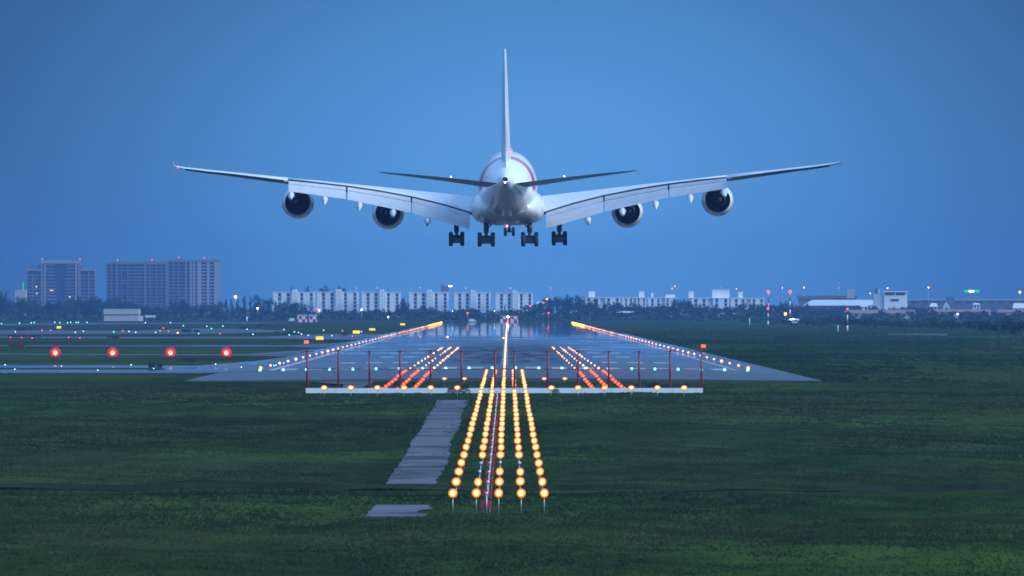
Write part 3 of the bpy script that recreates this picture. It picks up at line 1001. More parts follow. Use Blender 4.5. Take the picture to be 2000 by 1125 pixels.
# fin: foil sections lie in the X-Y plane
def vfoil(z, yl, yt, cx, th, n=9):
    up, lo = [], []
    for i in range(n + 1):
        t = (1 - math.cos(PI * i / n)) / 2
        y = yl + (yt - yl) * t
        h = th * 4.7 * (0.2969 * math.sqrt(t) - 0.126 * t - 0.3516 * t * t + 0.2843 * t ** 3 - 0.1030 * t ** 4)
        up.append((cx + h, y, z)); lo.append((cx - h, y, z))
    return up + lo[-1:0:-1]


FZ = [(6.6, -11.0, -26.8, -.16, 1.5), (7.6, -13.5, -27.4, -.18, 1.28), (8.8, -16.0, -28.1, -.19, 1.16), (13, -21.6, -30.4, -.22, .92), (18, -28.2, -33.2, -.25, .60), (20.35, -31.6, -34.8, -.26, .42), (20.6, -32.4, -34.9, -.26, .22)]
fin = MB().loft([vfoil(z, yl, yt, c, th) for z, yl, yt, c, th in FZ]).build("vertical_fin", "white", A)
rud = MB().loft([vfoil(z, yt + .25, yt - 3.4 * (1 - (z - 7) / 32), c, th * .42) for z, yl, yt, c, th in [(7.9, -13.5, -27.5, -.18, 1.28), (13, -21.6, -30.4, -.22, .92), (18, -28.2, -33.2, -.25, .6), (20.3, -31.6, -34.75, -.26, .40)]])
rud.build("rudder", "white", fin)

# tailplanes
for s in (-1, 1):
    T = [(1.0, -19.0, -30.2, 4.35, 4.78, .62), (4.0, -22.2, -31.2, 4.72, 5.12, .52), (7.6, -25.6, -32.4, 5.20, 5.50, .38), (12, -29.6, -34, 5.72, 5.92, .22), (14.6, -32.0, -35.0, 6.02, 6.12, .12), (15.3, -33.6, -35.3, 6.15, 6.2, .05)]
    b = MB()
    ss = [foil(s * u, yl, yt, zl, zt, th) for u, yl, yt, zl, zt, th in T]
    n = len(ss[0])
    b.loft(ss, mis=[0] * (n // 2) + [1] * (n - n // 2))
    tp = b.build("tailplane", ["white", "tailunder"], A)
    MB().ball((s * 6.7, -32.2, 5.54), .065, 10, 6).build("logo_light", "white_l", tp)

# wings
ST = [(2.6, 15.5, -4.5, 3.5, 1.25, 2.4), (4.4, 14, -4.5, 3.65, 1.60, 2.2), (7.8, 11.5, -4.7, 4.02, 2.65, 1.85), (11.6, 8.9, -5.0, 4.40, 3.58, 1.5), (15.5, 6.2, -6.1, 4.82, 4.32, 1.3), (19.4, 3.5, -7.5, 5.2, 4.90, 1.1), (23, 1.0, -8.8, 5.57, 5.32, .95), (26.4, -1.3, -10.2, 5.9, 5.66, .8)]
SO = [(26.4, -1.3, -10.2, 5.9, 5.50, .8), (30, -3.9, -11.7, 6.27, 5.95, .68), (33, -6, -13.2, 6.56, 6.32, .56), (36, -8.6, -14.5, 6.86, 6.62, .45), (38.6, -10.7, -15.7, 7.13, 6.96, .34), (39.6, -12.4, -16.5, 7.28, 7.16, .22), (39.95, -14.0, -16.9, 7.36, 7.32, .1)]


def wsec(s, u, yl, yt, zc, zt, th):
    tt = [0, .03, .1, .3, .6, .8, 1.0]
    zu = [zc - .5 * th, zc - .27 * th, zc - .09 * th, zc, zc + (zt - zc) * .36, zc + (zt - zc) * .67, zt]
    zl = [None, zc - .68 * th, zc - .85 * th, zc - th, min(zc - .75 * th, zu[4] - .25 * th), zu[5] - .3 * th, zt - .12 - .10 * th]
    P = [(s * u, yl + (yt - yl) * t, z) for t, z in zip(tt, zu)]
    P += [(s * u, yl + (yt - yl) * tt[i], zl[i]) for i in range(6, 0, -1)]
    return P


def lerp(tab, u, k):
    return float(np.interp(u, [r[0] for r in tab], [r[k] for r in tab]))


FB = [(4.4, 0, -0.42), (4.8, 0, -.42), (11.6, 0, 1.53), (19.4, 0, 3.20), (26.3, 0, 4.18)]   # flap trailing edge heights
for s in (-1, 1):
    b = MB()
    mis = [0] * 6 + [2] + [1] * 6  # rear spar strip coloured dark for the shade in the flap gap
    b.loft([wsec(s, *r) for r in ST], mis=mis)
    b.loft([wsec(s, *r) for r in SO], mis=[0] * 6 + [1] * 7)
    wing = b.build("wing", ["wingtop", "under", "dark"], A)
    # flaps: a narrow vane above a broad main panel
    for ua, ub in ((4.62, 11.52), (11.72, 19.3), (19.5, 26.35)):
        b = MB()
        us = np.linspace(ua, ub, 6)
        for fr0, fr1, off in ((0.0, 0.27, 0.0), (0.30, 1.0, 0.06)):
            ss = []
            for u in us:
                zt = lerp(ST, u, 4) - 0.20; yt = lerp(ST, u, 2) - 0.15
                zb = lerp(FB, u, 2); back = 1.15 * (zt - zb)
                if u == ub and ub < 12: zb -= 0.0
                def P(f, dz):
                    return (s * u, yt - back * f - 0.10 * dz, zt + (zb - zt) * f + dz)
                th = 0.16 * (zt - zb)
                m = (fr0 + fr1) / 2
                ss.append([P(fr0, off * 0), P(fr0 * .7 + fr1 * .3, 0.05), P(m, 0.05), P(fr1, 0), P(m, -th * .7), P(fr0 * .7 + fr1 * .3, -th), P(fr0, -th * .5)])
            b.loft(ss, mis=[0, 0, 0, 1, 1, 1, 1], smooth=False)
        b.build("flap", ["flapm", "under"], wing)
    # raised ailerons show their dark lower skin
    b = MB(); ss = []
    for u in np.linspace(26.85, 38.55, 6):
        yt = lerp(SO, u, 2); zt = lerp(SO, u, 4)
        hgt = 0.40 - 0.012 * (u - 26.8)
        ss.append([(s * u, yt + .05, zt - .02), (s * u, yt - 1.5, zt - 0.03), (s * u, yt - 1.0, zt - hgt * .55), (s * u, yt - 0.1, zt - hgt)])
    b.loft(ss, mis=[1, 1, 1, 1], smooth=False)
    b.build("aileron", ["wingtop", "under"], wing)
    # flap-track fairings
    for u, ztip in ((9.72, .36), (13.85, 1.2), (17.85, 1.78), (22.0, 2.5), (26.05, 3.32)):
        yt = lerp(ST, u, 2); zw = lerp(ST, u, 3) - lerp(ST, u, 5); zb = lerp(FB, u, 2)
        L = []
        for y, z, hw, hh in ((yt + 6.5, min(zw + .1, zb + .1), .08, .08), (yt + 4.5, min(zw - .25, zb - .2), .34, .36), (yt + 1.5, zb - .36, .43, .40), (yt - 0.6, zb - .44, .43, .44), (yt - 2.2, zb - .45, .40, .46), (yt - 3.2, zb - .62, .27, .40), (yt - 3.7, zb - .85, .15, .24), (yt - 3.9, ztip + .08, .07, .09), (yt - 4.1, ztip, .02, .02)):
            L.append(ring(y, hw, z + hh, z - hh, s * u, 14))
        MB().loft(L).build("flap_track_fairing", "cowl", wing)
    # wingtip fence
    MB().hexa([(s * 39.95, -16.9, 6.55), (s * 39.98, -16.9, 6.55), (s * 39.98, -15.6, 6.55), (s * 39.95, -15.6, 6.55), (s * 39.96, -17.6, 7.8), (s * 39.98, -17.6, 7.8), (s * 39.98, -16.6, 7.8), (s * 39.96, -16.6, 7.8)]).build("wingtip_fence", "wingtop", wing)
    if s < 0:
        MB().ball((s * 39.5, -16.7, 7.0), .06, 8, 5).build("navigation_light", "red_l", wing)

# engines
for s in (-1, 1):
    for u, yf, zc in ((14.62, 11.5, 1.64), (25.5, 4.5, 2.93)):
        b = MB(); b.lathe([(0, 1.5), (.12, 1.62), (0, 1.72), (-.5, 1.84), (-1.6, 1.95), (-3.0, 1.94), (-4.4, 1.79), (-5.5, 1.56), (-5.55, 1.50)], c=(s * u, yf, zc), n=40)
        b.lathe([(0, 1.5), (-.6, 1.42), (-1.3, 1.46)], c=(s * u, yf, zc), n=40)
        e = b.build("engine", "cowl", A)
        ox = s * 0.10
        MB().lathe([(-5.56, 1.50), (-5.4, 1.44), (-4.2, 1.47), (-4.15, .98)], c=(s * u, yf, zc), n=36).build("exhaust_duct", "dark", e)
        MB().lathe([(-3.8, 1.0), (-5.0, .92), (-6.1, .72), (-6.13, .66), (-5.6, .62), (-5.55, .42)], c=(s * u + ox, yf, zc), n=30).build("core_nozzle", "nozzle", e)
        MB().lathe([(-5.3, .44), (-6.2, .38), (-6.9, .22), (-7.2, .02)], c=(s * u + ox, yf, zc), n=20).build("tail_cone", "nozzle", e)
        MB().lathe([(-1.25, 1.46), (-1.2, .5), (-.6, .02)], c=(s * u, yf, zc), n=30).build("fan", "nozzle", e)
        zw = lerp(ST, u, 3) - lerp(ST, u, 5) * .9
        MB().hexa([(s * u - .22, yf - 5.6, zc + 1.3), (s * u + .22, yf - 5.6, zc + 1.3), (s * u + .16, yf - .9, zc + 1.5), (s * u - .16, yf - .9, zc + 1.5),
                   (s * u - .22, yf - 7.0, zw + .1), (s * u + .22, yf - 7.0, zw + .1), (s * u + .16, yf - 2.4, zc + 2.25), (s * u - .16, yf - 2.4, zc + 2.25)]).build("pylon", "cowl", e)


# landing gear
def wheel(g, u, y, z, r, w):
    h = w / 2
    MB().lathe([(-h * .75, r * .55), (-h, r * .72), (-h * .95, r * .86), (-h * .62, r * .98), (-h * .2, r), (h * .2, r), (h * .62, r * .98), (h * .95, r * .86), (h, r * .72), (h * .75, r * .55)], c=(u, y, z), axis="x", n=24).build("wheel", "tyre", g)


def gear(u, Y, ztop, zl, zh, hw, ys, r, w):
    z0 = (zl + zh) / 2
    g = MB().tube((u, Y, z0 + .05), (u, Y, z0 + .95), .20, .20, 12).tube((u, Y, z0 + .85), (u, Y, ztop), .30, .32, 12).tube((u, Y + .25, z0 + .15), (u, Y + .7, z0 + .85), .07, n=8) \
        .tube((u, Y + .7, z0 + .85), (u, Y + .2, z0 + 1.2), .07, n=8).tube((u, Y, z0 + 1.1), (u + (.0 if abs(u) < 1 else -math.copysign(.7, u)), Y + .4, ztop), .08, n=8).box(u - .28, u + .28, Y - .3, Y + .3, z0 + .8, z0 + 1.0).build("landing_gear", "gear", A)
    if len(ys) > 1:
        n = len(ys)
        zz = [zl + (zh - zl) * i / (n - 1) for i in range(n)]
        b = MB()
        b.tube((u, Y + ys[0] - .2, zz[0]), (u, Y + ys[-1] + .2, zz[-1]), .22, n=10)
        for y, z in zip(ys, zz):
            b.tube((u - hw, Y + y, z), (u + hw, Y + y, z), .13, n=10)
            b.box(u - hw * .68, u + hw * .68, Y + y - .26, Y + y + .26, z - .34, z + .30)
        b.build("bogie", "gear", g)
    else:
        zz = [zl]
        MB().tube((u - hw, Y, zl), (u + hw, Y, zl), .10, n=10).build("axle", "gear", g)
    for y, z in zip(ys, zz):
        for q in (-1, 1):
            wheel(g, u + q * hw, Y + y, z, r, w)


for s in (-1, 1):
    gear(s * 6.22, -3.6, 1.6, -1.80, -1.44, .69, (-.85, .85), .70, .50)
    gear(s * 2.62, -6.2, .25, -1.92, -1.54, .80, (-1.65, 0, 1.65), .70, .50)
gear(.18, 29.0, 1.5, -.55, -.55, .50, (0,), .56, .40)

# ------------------------------------------------------------------ background buildings
def pbox(b, x0, x1, ytop, D, depth, zbot=0.0, mi=0, dy=0.0):
    """box whose front face spans photo columns x0..x1 at distance D and reaches photo row ytop; local to a root at (0, D, 0)"""
    return b.box(gx(x0, D), gx(x1, D), dy, dy + depth, zbot, gz(ytop, D), mi)


def tower_one():
    D = 9000.0
    t = empty("apartment_tower", (0, D, 0), "stepped pinkish tower block with a dark central recess, far left", "apartment tower")
    X = lambda p: gx(p, D)
    Z = lambda p: gz(p, D)
    b = MB()
    b.box(X(52), X(82), .9, 20, 0, Z(529)); b.box(X(155), X(184), .9, 20, 0, Z(529)); b.box(X(82), X(155), .9, 22, 0, Z(515))
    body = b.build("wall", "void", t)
    for x0, x1, top in ((50, 53, 526), (62.5, 65, 535), (79.5, 85, 509), (86.5, 89, 516), (147, 150, 516), (151.5, 157.5, 509), (171.5, 174, 526), (184, 186.6, 526)):
        MB().box(X(x0), X(x1), -.15, 1.6, 0, Z(top)).build("pier", "towerpale" if x0 in (86.5, 147) else "tower", t)
    for x0, x1, top, zb in ((80, 157, 508, 514.5), (50, 79.4, 525.5, 528), (157.6, 186.6, 525.5, 528)):
        MB().box(X(x0), X(x1), -.3, 8, Z(zb), Z(top)).build("parapet", "towerpale", t)
    for x0, x1 in ((58, 66), (72, 80), (158, 165)):
        MB().box(X(x0), X(x1), 3, 9, Z(525.4), Z(R.uniform(516, 521))).build("plant_room", "tower", t)
    y = 516.5
    k = 0
    while y < 600:
        for x0, x1, top in ((53.2, 62.3, 530), (65.2, 79.3, 530), (89.2, 108 if y < 545 else 110, 515), (129 if y < 540 else 126, 146.8, 515), (157.7, 171.3, 530), (174.2, 183.8, 530)):
            if y > top:
                MB().box(X(x0), X(x1), .2, 1.5, Z(y + 2.4), Z(y)).build("balcony", "tower", t)
        y += 6.7; k += 1
    for px, py in ((71, 560), (72, 573), (99, 567.2), (103, 567.5), (136, 580)):
        MB().box(X(px - .9), X(px + .9), -.1, .1, Z(py + 1), Z(py - 1)).build("lit_window", "lit_win", t)
    for px in (82, 156):
        MB().tube((X(px), 4, Z(509)), (X(px), 4, Z(506)), .12, n=6).build("mast", "galv", t)
        MB().ball((X(px), 4, Z(506)), .45, 8, 5).build("roof_light", "red_l", t)


def slab_tower(x0, x1, tops, label, bays, pale):
    D = 9000.0 if x0 > 300 else 9060.0
    t = empty("apartment_tower", (0, D, 0), label, "apartment tower")
    X = lambda p: gx(p, D)
    Z = lambda p: gz(p, D)
    top = min(tops)
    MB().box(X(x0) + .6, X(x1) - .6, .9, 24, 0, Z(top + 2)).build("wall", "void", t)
    n = len(bays)
    for i, (p, w) in enumerate(bays):
        MB().box(X(p), X(p + w), -.25, 1.4, 0, Z(top + (0.5 if i % 3 else -0.5))).build("pier", "towerpale" if p > pale else "tower", t)
    MB().box(X(x0), X(x1), -.35, 10, Z(top + 4.2), Z(top)).build("parapet", "tower", t)
    y = top + 8.5
    while y < 598:
        for i in range(n - 1):
            a = bays[i][0] + bays[i][1] + .15; c = bays[i + 1][0] - .15
            dark = (x0 < 300 and i == 3)
            if dark and R.random() < .72: continue
            MB().box(X(a), X(c), .15, 1.3, Z(y + 2.5), Z(y)).build("balcony", "towerpale" if bays[i][0] > pale else "tower", t)
        y += 6.45
    for _ in range(4):
        p = R.uniform(x0 + 8, x1 - 14)
        MB().box(X(p), X(p + R.uniform(6, 14)), 4, 10, Z(top + .5), Z(top - R.uniform(2, 3.5))).build("plant_room", "tower", t)
    for p in np.linspace(x0 + 22, x1 - 30, 2):
        MB().tube((X(p), 2, Z(top)), (X(p), 2, Z(top - 4.5)), .12, n=6).build("mast", "galv", t)
        MB().ball((X(p), 2, Z(top - 4.8)), .45, 8, 5).build("roof_light", "red_l", t)


tower_one()
slab_tower(207.5, 327, [512], "wide grey-blue slab tower, middle of the three left towers", [(207.5, 2), (216, 1.5), (226, 3.2), (237, 1.2), (248, 1.2), (262, 1.2), (281.5, 4), (292, 1.5), (304, 2), (314, 1.2), (323, 4)], 999)
slab_tower(327, 429, [508], "pale pinkish slab tower, nearest the white apartment blocks", [(327, 2), (337, 1.6), (347.5, 1.8), (361, 4), (371, 3.5), (377, 3), (385.5, 7.5), (404, 5), (418, 11)], 370)

# small saucer roofed building and green-lit spire at the far left edge
t = empty("low_building", (0, 8800, 0), "low pale flat-roofed building with a green-lit spire, far left edge", "building")
MB().box(gx(29, 8800), gx(51, 8800), 0, 12, 0, gz(566, 8800)).build("wall", "shed", t)
MB().box(gx(44, 8800), gx(46, 8800), 2, 3, gz(566, 8800), gz(553, 8800)).build("spire", "green_s", t)


def apartment(x0, x1, ytop, label, D=7500.0, ybot=612, core=True, windows=True, group="white apartment blocks behind the runway"):
    """white five-storey walk-up: projecting stair tower, window columns and balconies"""
    t = empty("apartment_block", (0, D, 0), label, "apartment block", group)
    X = lambda p: gx(p, D)
    Z = lambda p: gz(p, D)
    W = x1 - x0
    MB().box(X(x0), X(x1), 1.2, 13, 0, Z(ytop + .6)).build("wall", "aptgrey", t)
    # bright bays that stand proud of the wall
    for a, c in ((.02, .14), (.22, .34), (.42, .47), (.60, .66), (.73, .88), (.95, .995)):
        MB().box(X(x0 + W * a), X(x0 + W * c), 0, 1.19, 0, Z(ytop + 1)).build("bay", "apt", t)
    MB().box(X(x0 - .3), X(x1 + .3), -.3, 12, Z(ytop + 1.6), Z(ytop)).build("parapet", "apt", t)
    if core:
        MB().box(X(x0 + W * .47), X(x0 + W * .59), -1.2, 6, 0, Z(ytop - 4.6)).build("stair_tower", "apt", t)
        for k in range(5):
            y = ytop + 1 + 7.4 * k
            MB().box(X(x0 + W * .525), X(x0 + W * .545), -1.25, -1.1, Z(y + 1.6), Z(y)).build("window", "glass", t)
    y = ytop + 4.0
    while y < ybot:
        for a, c in ((.15, .205), (.35, .405), (.67, .72), (.89, .945)):
            MB().box(X(x0 + W * a), X(x0 + W * c), .95, 1.15, Z(y + 4.4), Z(y)).build("window", "glass", t)
        for a, c in ((.412, .468), (.594, .655)):
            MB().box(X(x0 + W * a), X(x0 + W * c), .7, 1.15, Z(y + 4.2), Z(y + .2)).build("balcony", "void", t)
        y += 7.4
    return t


apartment(531, 615, 570, "white apartment block farthest left, half hidden by a round tree", 7560, 585)
apartment(617, 700, 569.5, "white apartment block second from the left", 7540)
apartment(705, 782, 570, "white apartment block third from the left, ending at a dark gap", 7520)
apartment(797, 876, 570.5, "white apartment block with the grey rooftop plant room", 7480)
apartment(885, 958, 571, "white apartment block between the plant-room block and the last", 7460)
apartment(966, 1041, 571.5, "white apartment block at the right end, behind the runway axis", 7440)
t = empty("rooftop_plant_room", (0, 7484, gz(570.5, 7480) + .02), "dark grey plant room on a white apartment roof with white lamp", "plant room")
z0 = gz(570.5, 7480)
MB().box(gx(860.5, 7480), gx(876, 7480), 0, 6, 0, gz(559.5, 7480) - z0).build("wall", "greyblock", t)
MB().box(gx(862.5, 7480), gx(866, 7480), 1, 3, gz(559.5, 7480) - z0, gz(555.5, 7480) - z0).build("tank", "greyblock", t)
MB().box(gx(876.5, 7480), gx(882.5, 7480), -.4, .1, gz(560, 7480) - z0, gz(558, 7480) - z0).build("lamp", "white_l", t)

# hazier white row right of centre
for x0, x1, yt, D, lab in ((1136, 1212, 580, 7900, "hazy low white block behind trees, right of the white apartments"), (1214, 1262, 580.5, 7900, "narrow hazy white block with a pale roof cube"), (1264, 1322, 581, 7950, "hazy white block with a thin rooftop vent"), (1345, 1424, 581.5, 7900, "hazy white block under the big pale roof cube"), (1426, 1493, 582, 7850, "hazy white block at the right end of its row")):
    apartment(x0, x1, yt, lab, D, 605, core=False, group="hazy white blocks right of centre")
for x0, x1, y0, D, lab in ((1150, 1162, 569, 7905, "pale roof cube on the first hazy block"), (1248, 1258.5, 569, 7905, "pale roof cube on the narrow hazy block"), (1272, 1276, 572, 7955, "thin white rooftop vent on a hazy block"), (1300, 1318, 575.5, 7955, "rounded pale roof hump on a hazy block"), (1345, 1355, 569, 7905, "small pale roof cube left of the big one"), (1391, 1425, 566, 7905, "big pale roof cube on a hazy white block"), (1442, 1451, 570, 7855, "small pale roof cube right of the big one")):
    zb = gz(580.2 if x0 < 1300 else 581.4, D)
    t = empty("roof_cube", (0, D, zb), lab, "roof structure")
    MB().box(gx(x0, D), gx(x1, D), 0, 5, 0, gz(y0, D) - zb).build("wall", "apt", t)
    MB().box(gx(x0 - .4, D), gx(x1 + .4, D), -.2, 5.2, gz(y0, D) - zb, gz(y0 - .7, D) - zb).build("roof", "aptgrey", t)


def house(x0, x1, yeave, yridge, D, label, wallm="apt", roofm="roofwhite", gable=False, cat="house", wins=3, depth=9):
    t = empty("low_house" if cat == "house" else "shed_building", (0, D, 0), label, cat)
    a, c = gx(x0, D), gx(x1, D)
    ze, zr = gz(yeave, D), gz(yridge, D)
    MB().box(a, c, 0, depth, 0, ze).build("wall", wallm, t)
    if gable:
        m = (a + c) / 2
        MB().add([(a - .3, -.3, ze), (c + .3, -.3, ze), (m, -.3, zr), (a - .3, depth, ze), (c + .3, depth, ze), (m, depth, zr)], [(0, 1, 2), (5, 4, 3), (0, 2, 5, 3), (1, 4, 5, 2), (0, 3, 4, 1)]).build("roof", roofm, t)
    else:
        MB().add([(a - .4, -.6, ze), (c + .4, -.6, ze), (c - .5, depth / 2, zr), (a + .5, depth / 2, zr), (c + .4, depth + .4, ze), (a - .4, depth + .4, ze)], [(0, 1, 2, 3), (1, 4, 2), (3, 2, 4, 5), (0, 3, 5), (0, 5, 4, 1)]).build("roof", roofm, t)
    for i in range(wins):
        w = a + (c - a) * (i + .5) / wins
        MB().box(w - (c - a) / wins * .22, w + (c - a) / wins * .22, -.05, .1, ze - (2.0 if ze > 3 else .6 * ze), ze - .4).build("window", "glass", t)
    return t


house(1360, 1404, 606, 602.5, 6900, "low white house below hazy blocks, left of a pair", wins=4)
house(1424, 1456, 606, 602.5, 6900, "low white house below hazy blocks, right of a pair", wins=4)
house(1180, 1240, 611, 608, 6500, "low dim house with pale sloping roof among trees", "shed", "roofwhite")
house(1048, 1066, 593, 589, 6700, "small pale roof among dark trees right of apartments", "shed", "roofwhite", wins=1)
# hangars, right
t = empty("hangar_building", (0, 7600, 0), "long pale-roofed hangar with a brown roof behind its ridge", "hangar")
D = 7600
MB().box(gx(1572, D), gx(1708, D), 0, 30, 0, gz(596, D)).build("wall", "greyblock", t)
MB().add([(gx(1570, D), -1, gz(597, D)), (gx(1710, D), -1, gz(597, D)), (gx(1706, D), 16, gz(585.5, D)), (gx(1588, D), 16, gz(585.5, D)), (gx(1710, D), 31, gz(596, D)), (gx(1570, D), 31, gz(596, D))], [(0, 1, 2, 3), (1, 4, 2), (3, 2, 4, 5), (0, 3, 5), (0, 5, 4, 1)]).build("roof", "roofwhite", t)
t = empty("hangar_building", (0, 7800, 0), "broad brown-roofed hangar rising behind the pale roof", "hangar")
D = 7800
MB().box(gx(1562, D), gx(1672, D), 0, 30, 0, gz(583, D)).build("wall", "roofbrown", t)
MB().box(gx(1560, D), gx(1674, D), -1, 31, gz(583, D), gz(577.5, D)).build("roof", "roofbrown", t)
t = empty("roof_cube", (0, 7795, gz(583, 7800)), "pale cube structure at the right end of brown roof", "roof structure")
MB().box(gx(1653, D), gx(1668, D), -8, -1.1, 0, gz(565, D) - gz(583, D)).build("wall", "shed", t)
# office with window bands
D = 7400
t = empty("office_building", (0, D, 0), "white four-storey office with dark window bands and a grey stair tower", "office building")
X = lambda p: gx(p, D)
Z = lambda p: gz(p, D)
MB().box(X(1727), X(1772), 1, 16, 0, Z(569)).build("wall", "apt", t)
MB().box(X(1707), X(1726.5), 2, 14, 0, Z(574)).build("stair_block", "aptgrey", t)
MB().box(X(1709), X(1714), 3, 8, Z(574), Z(563)).build("stair_tower", "greyblock", t)
MB().box(X(1715), X(1719), 2.5, 8, Z(574), Z(565)).build("tank", "roofwhite", t)
for y0, y1, a, c in ((571.5, 576.5, 1729, 1747), (571.5, 576.5, 1750, 1768), (584, 588.5, 1740, 1756)):
    MB().box(X(a), X(c), .8, .98, Z(y1), Z(y0)).build("window", "glass", t)
MB().box(X(1725), X(1774), -.4, 16.4, Z(570.6), Z(568.6)).build("parapet", "apt", t)

house(1676, 1696, 599, 596, 6900, "small pale house left of the office, among scrub", wins=2)
house(1700, 1718, 597, 592.5, 6900, "gabled pale house just below the office", gable=True, wins=1)
house(1817, 1831, 599, 592, 6800, "pale cube house beside a dark tree, right side", "aptgrey", "aptgrey", wins=2)
house(1843, 1855, 600, 589.5, 6800, "steep gabled white house, right side", gable=True, wins=1)
house(1901, 1914, 595, 592, 6800, "tiny pale house under the green sign", wins=2)
house(1979, 2012, 602, 592, 6400, "white house with a grey hipped roof at the right edge", "apt", "aptgrey", wins=4)
house(1650, 1788, 612, 605, 6100, "long low brown-roofed shed row behind scrub, centre right", "shed", "roofbrown", cat="shed", wins=9)
house(1815, 1935, 609, 604, 6300, "long low brown-roofed shed row, right of its twin", "shed", "roofbrown", cat="shed", wins=7)
house(1948, 2020, 610, 604.5, 6300, "short brown-roofed shed row at the right edge", "shed", "roofbrown", cat="shed", wins=3)
# far dark terrace along the right horizon
house(1775, 2030, 587, 584, 8200, "long dark distant terrace along the right horizon", "greyblock", "roofbrown", cat="shed", wins=12)
t = empty("low_building", (0, 8100, 0), "dark square block on the far right horizon", "building")
MB().box(gx(1849, 8100), gx(1864, 8100), 0, 10, 0, gz(580.5, 8100)).build("wall", "greyblock", t)
MB().box(gx(1848.5, 8100), gx(1864.5, 8100), -.2, 10.2, gz(580.5, 8100), gz(580, 8100)).build("roof", "roofbrown", t)

# beige storage block on the left
D = 5720
t = empty("storage_building", (0, D, 0), "beige windowless two-tier storage block at the left field edge", "storage building")
MB().box(gx(203, D), gx(271, D), 0, 14, 0, gz(614, D)).build("lower_wall", "shed", t)
MB().box(gx(202, D), gx(272.5, D), -.4, 14.4, gz(614, D) + .01, gz(603.5, D)).build("upper_wall", "shed", t)
MB().box(gx(204, D), gx(270, D), -.1, 0, gz(614.6, D) - .3, gz(614.3, D)).build("shadow_strip", "greyblock", t)  # dark strip paints the shadow under the upper tier
t = empty("utility_cabinet", (0, D - 5, 0), "small pale cube hut beside the beige storage block", "hut")
MB().box(gx(273.5, D), gx(280, D), 0, 2, 0, gz(617, D)).build("wall", "roofwhite", t)
MB().box(gx(273.2, D), gx(280.3, D), -.1, 2.1, gz(617, D), gz(616.6, D)).build("roof", "roofwhite", t)
t = empty("billboard", (0, D - 60, 0), "long white board on thin legs in the field, left", "board")
MB().box(gx(290.5, D), gx(311.5, D), 0, .4, gz(620, D), gz(615.6, D)).build("panel", "roofwhite", t)
for p in (294, 308):
    MB().box(gx(p, D) - .1, gx(p, D) + .1, .1, .3, 0, gz(620, D)).build("leg", "galv", t)

# red and white chequered huts and boards
D = 5300
for x0, x1, y0, y1, lab in ((580.5, 600, 614.5, 628, "red and white chequered hut, left of a pair in field"), (603, 619, 614.5, 628, "red and white chequered hut, narrower right of a pair"), (977, 989, 617, 629, "chequered red and white hut left of the runway axis"), (996, 1012, 617, 629, "chequered red and white hut right of the runway axis")):
    t = empty("chequered_hut", (gx((x0 + x1) / 2, D), D, 0), lab, "hut")
    w = (x1 - x0) * D / F / 2
    MB().box(-w, w, 0, 3, 0, gz(y0, D) - .25).build("wall", "checks", t)
    MB().box(-w - .1, w + .1, -.1, 3.1, gz(y0, D) - .25, gz(y0, D)).build("roof", "roofwhite", t)
t = empty("parked_van", (gx(569, 5350), 5350, 0), "small pale blue vehicle parked left of chequered hut", "van")
b = MB(); b.hexa([(-1.6, -.9, .4), (1.6, -.9, .4), (1.6, .9, .4), (-1.6, .9, .4), (-1.5, -.85, 1.2), (1.55, -.85, 1.2), (1.55, .85, 1.2), (-1.5, .85, 1.2)]); b.hexa([(-1.0, -.85, 1.2), (1.5, -.85, 1.2), (1.5, .85, 1.2), (-1.0, .85, 1.2), (-.6, -.75, 1.95), (1.4, -.75, 1.95), (1.4, .75, 1.95), (-.6, .75, 1.95)])
b.build("body", "aptgrey", t)
for wx in (-1, 1):
    for wy in (-.9, .75):
        MB().lathe([(-.1, .1), (-.1, .38), (.1, .38), (.1, .1)], c=(wx, wy, .38), axis="y", n=12).build("wheel", "tyre", t)
t = empty("parked_van", (gx(923, 5200), 5200, 0), "small white vehicle on grass beyond the runway end", "van")
b = MB(); b.hexa([(-1.9, -.9, .35), (1.9, -.9, .35), (1.9, .9, .35), (-1.9, .9, .35), (-1.9, -.85, 1.0), (1.9, -.85, 1.0), (1.9, .85, 1.0), (-1.9, .85, 1.0)]); b.hexa([(-1.8, -.85, 1.0), (1.2, -.85, 1.0), (1.2, .85, 1.0), (-1.8, .85, 1.0), (-1.7, -.75, 1.8), (.7, -.75, 1.8), (.7, .75, 1.8), (-1.7, .75, 1.8)])
b.build("body", "roofwhite", t)
for wx in (-1.2, 1.2):
    for wy in (-.9, .75):
        MB().lathe([(-.1, .1), (-.1, .36), (.1, .36), (.1, .1)], c=(wx, wy, .36), axis="y", n=12).build("wheel", "tyre", t)

# masts, poles and distant lamps
def lamp_pole(px, py, D, m, size, label, cat="lamp post", polem="galv", pr=0.09):
    t = empty("street_lamp", (gx(px, D), D, 0), label, cat)
    h = gz(py, D)
    r = size * D / F / 2
    MB().tube((0, r, 0), (0, r, h), pr * 1.5, pr, 8).build("pole", polem, t)
    MB().ball((0, 0, h), r, 10, 6).build("lamp", m, t)
    return t


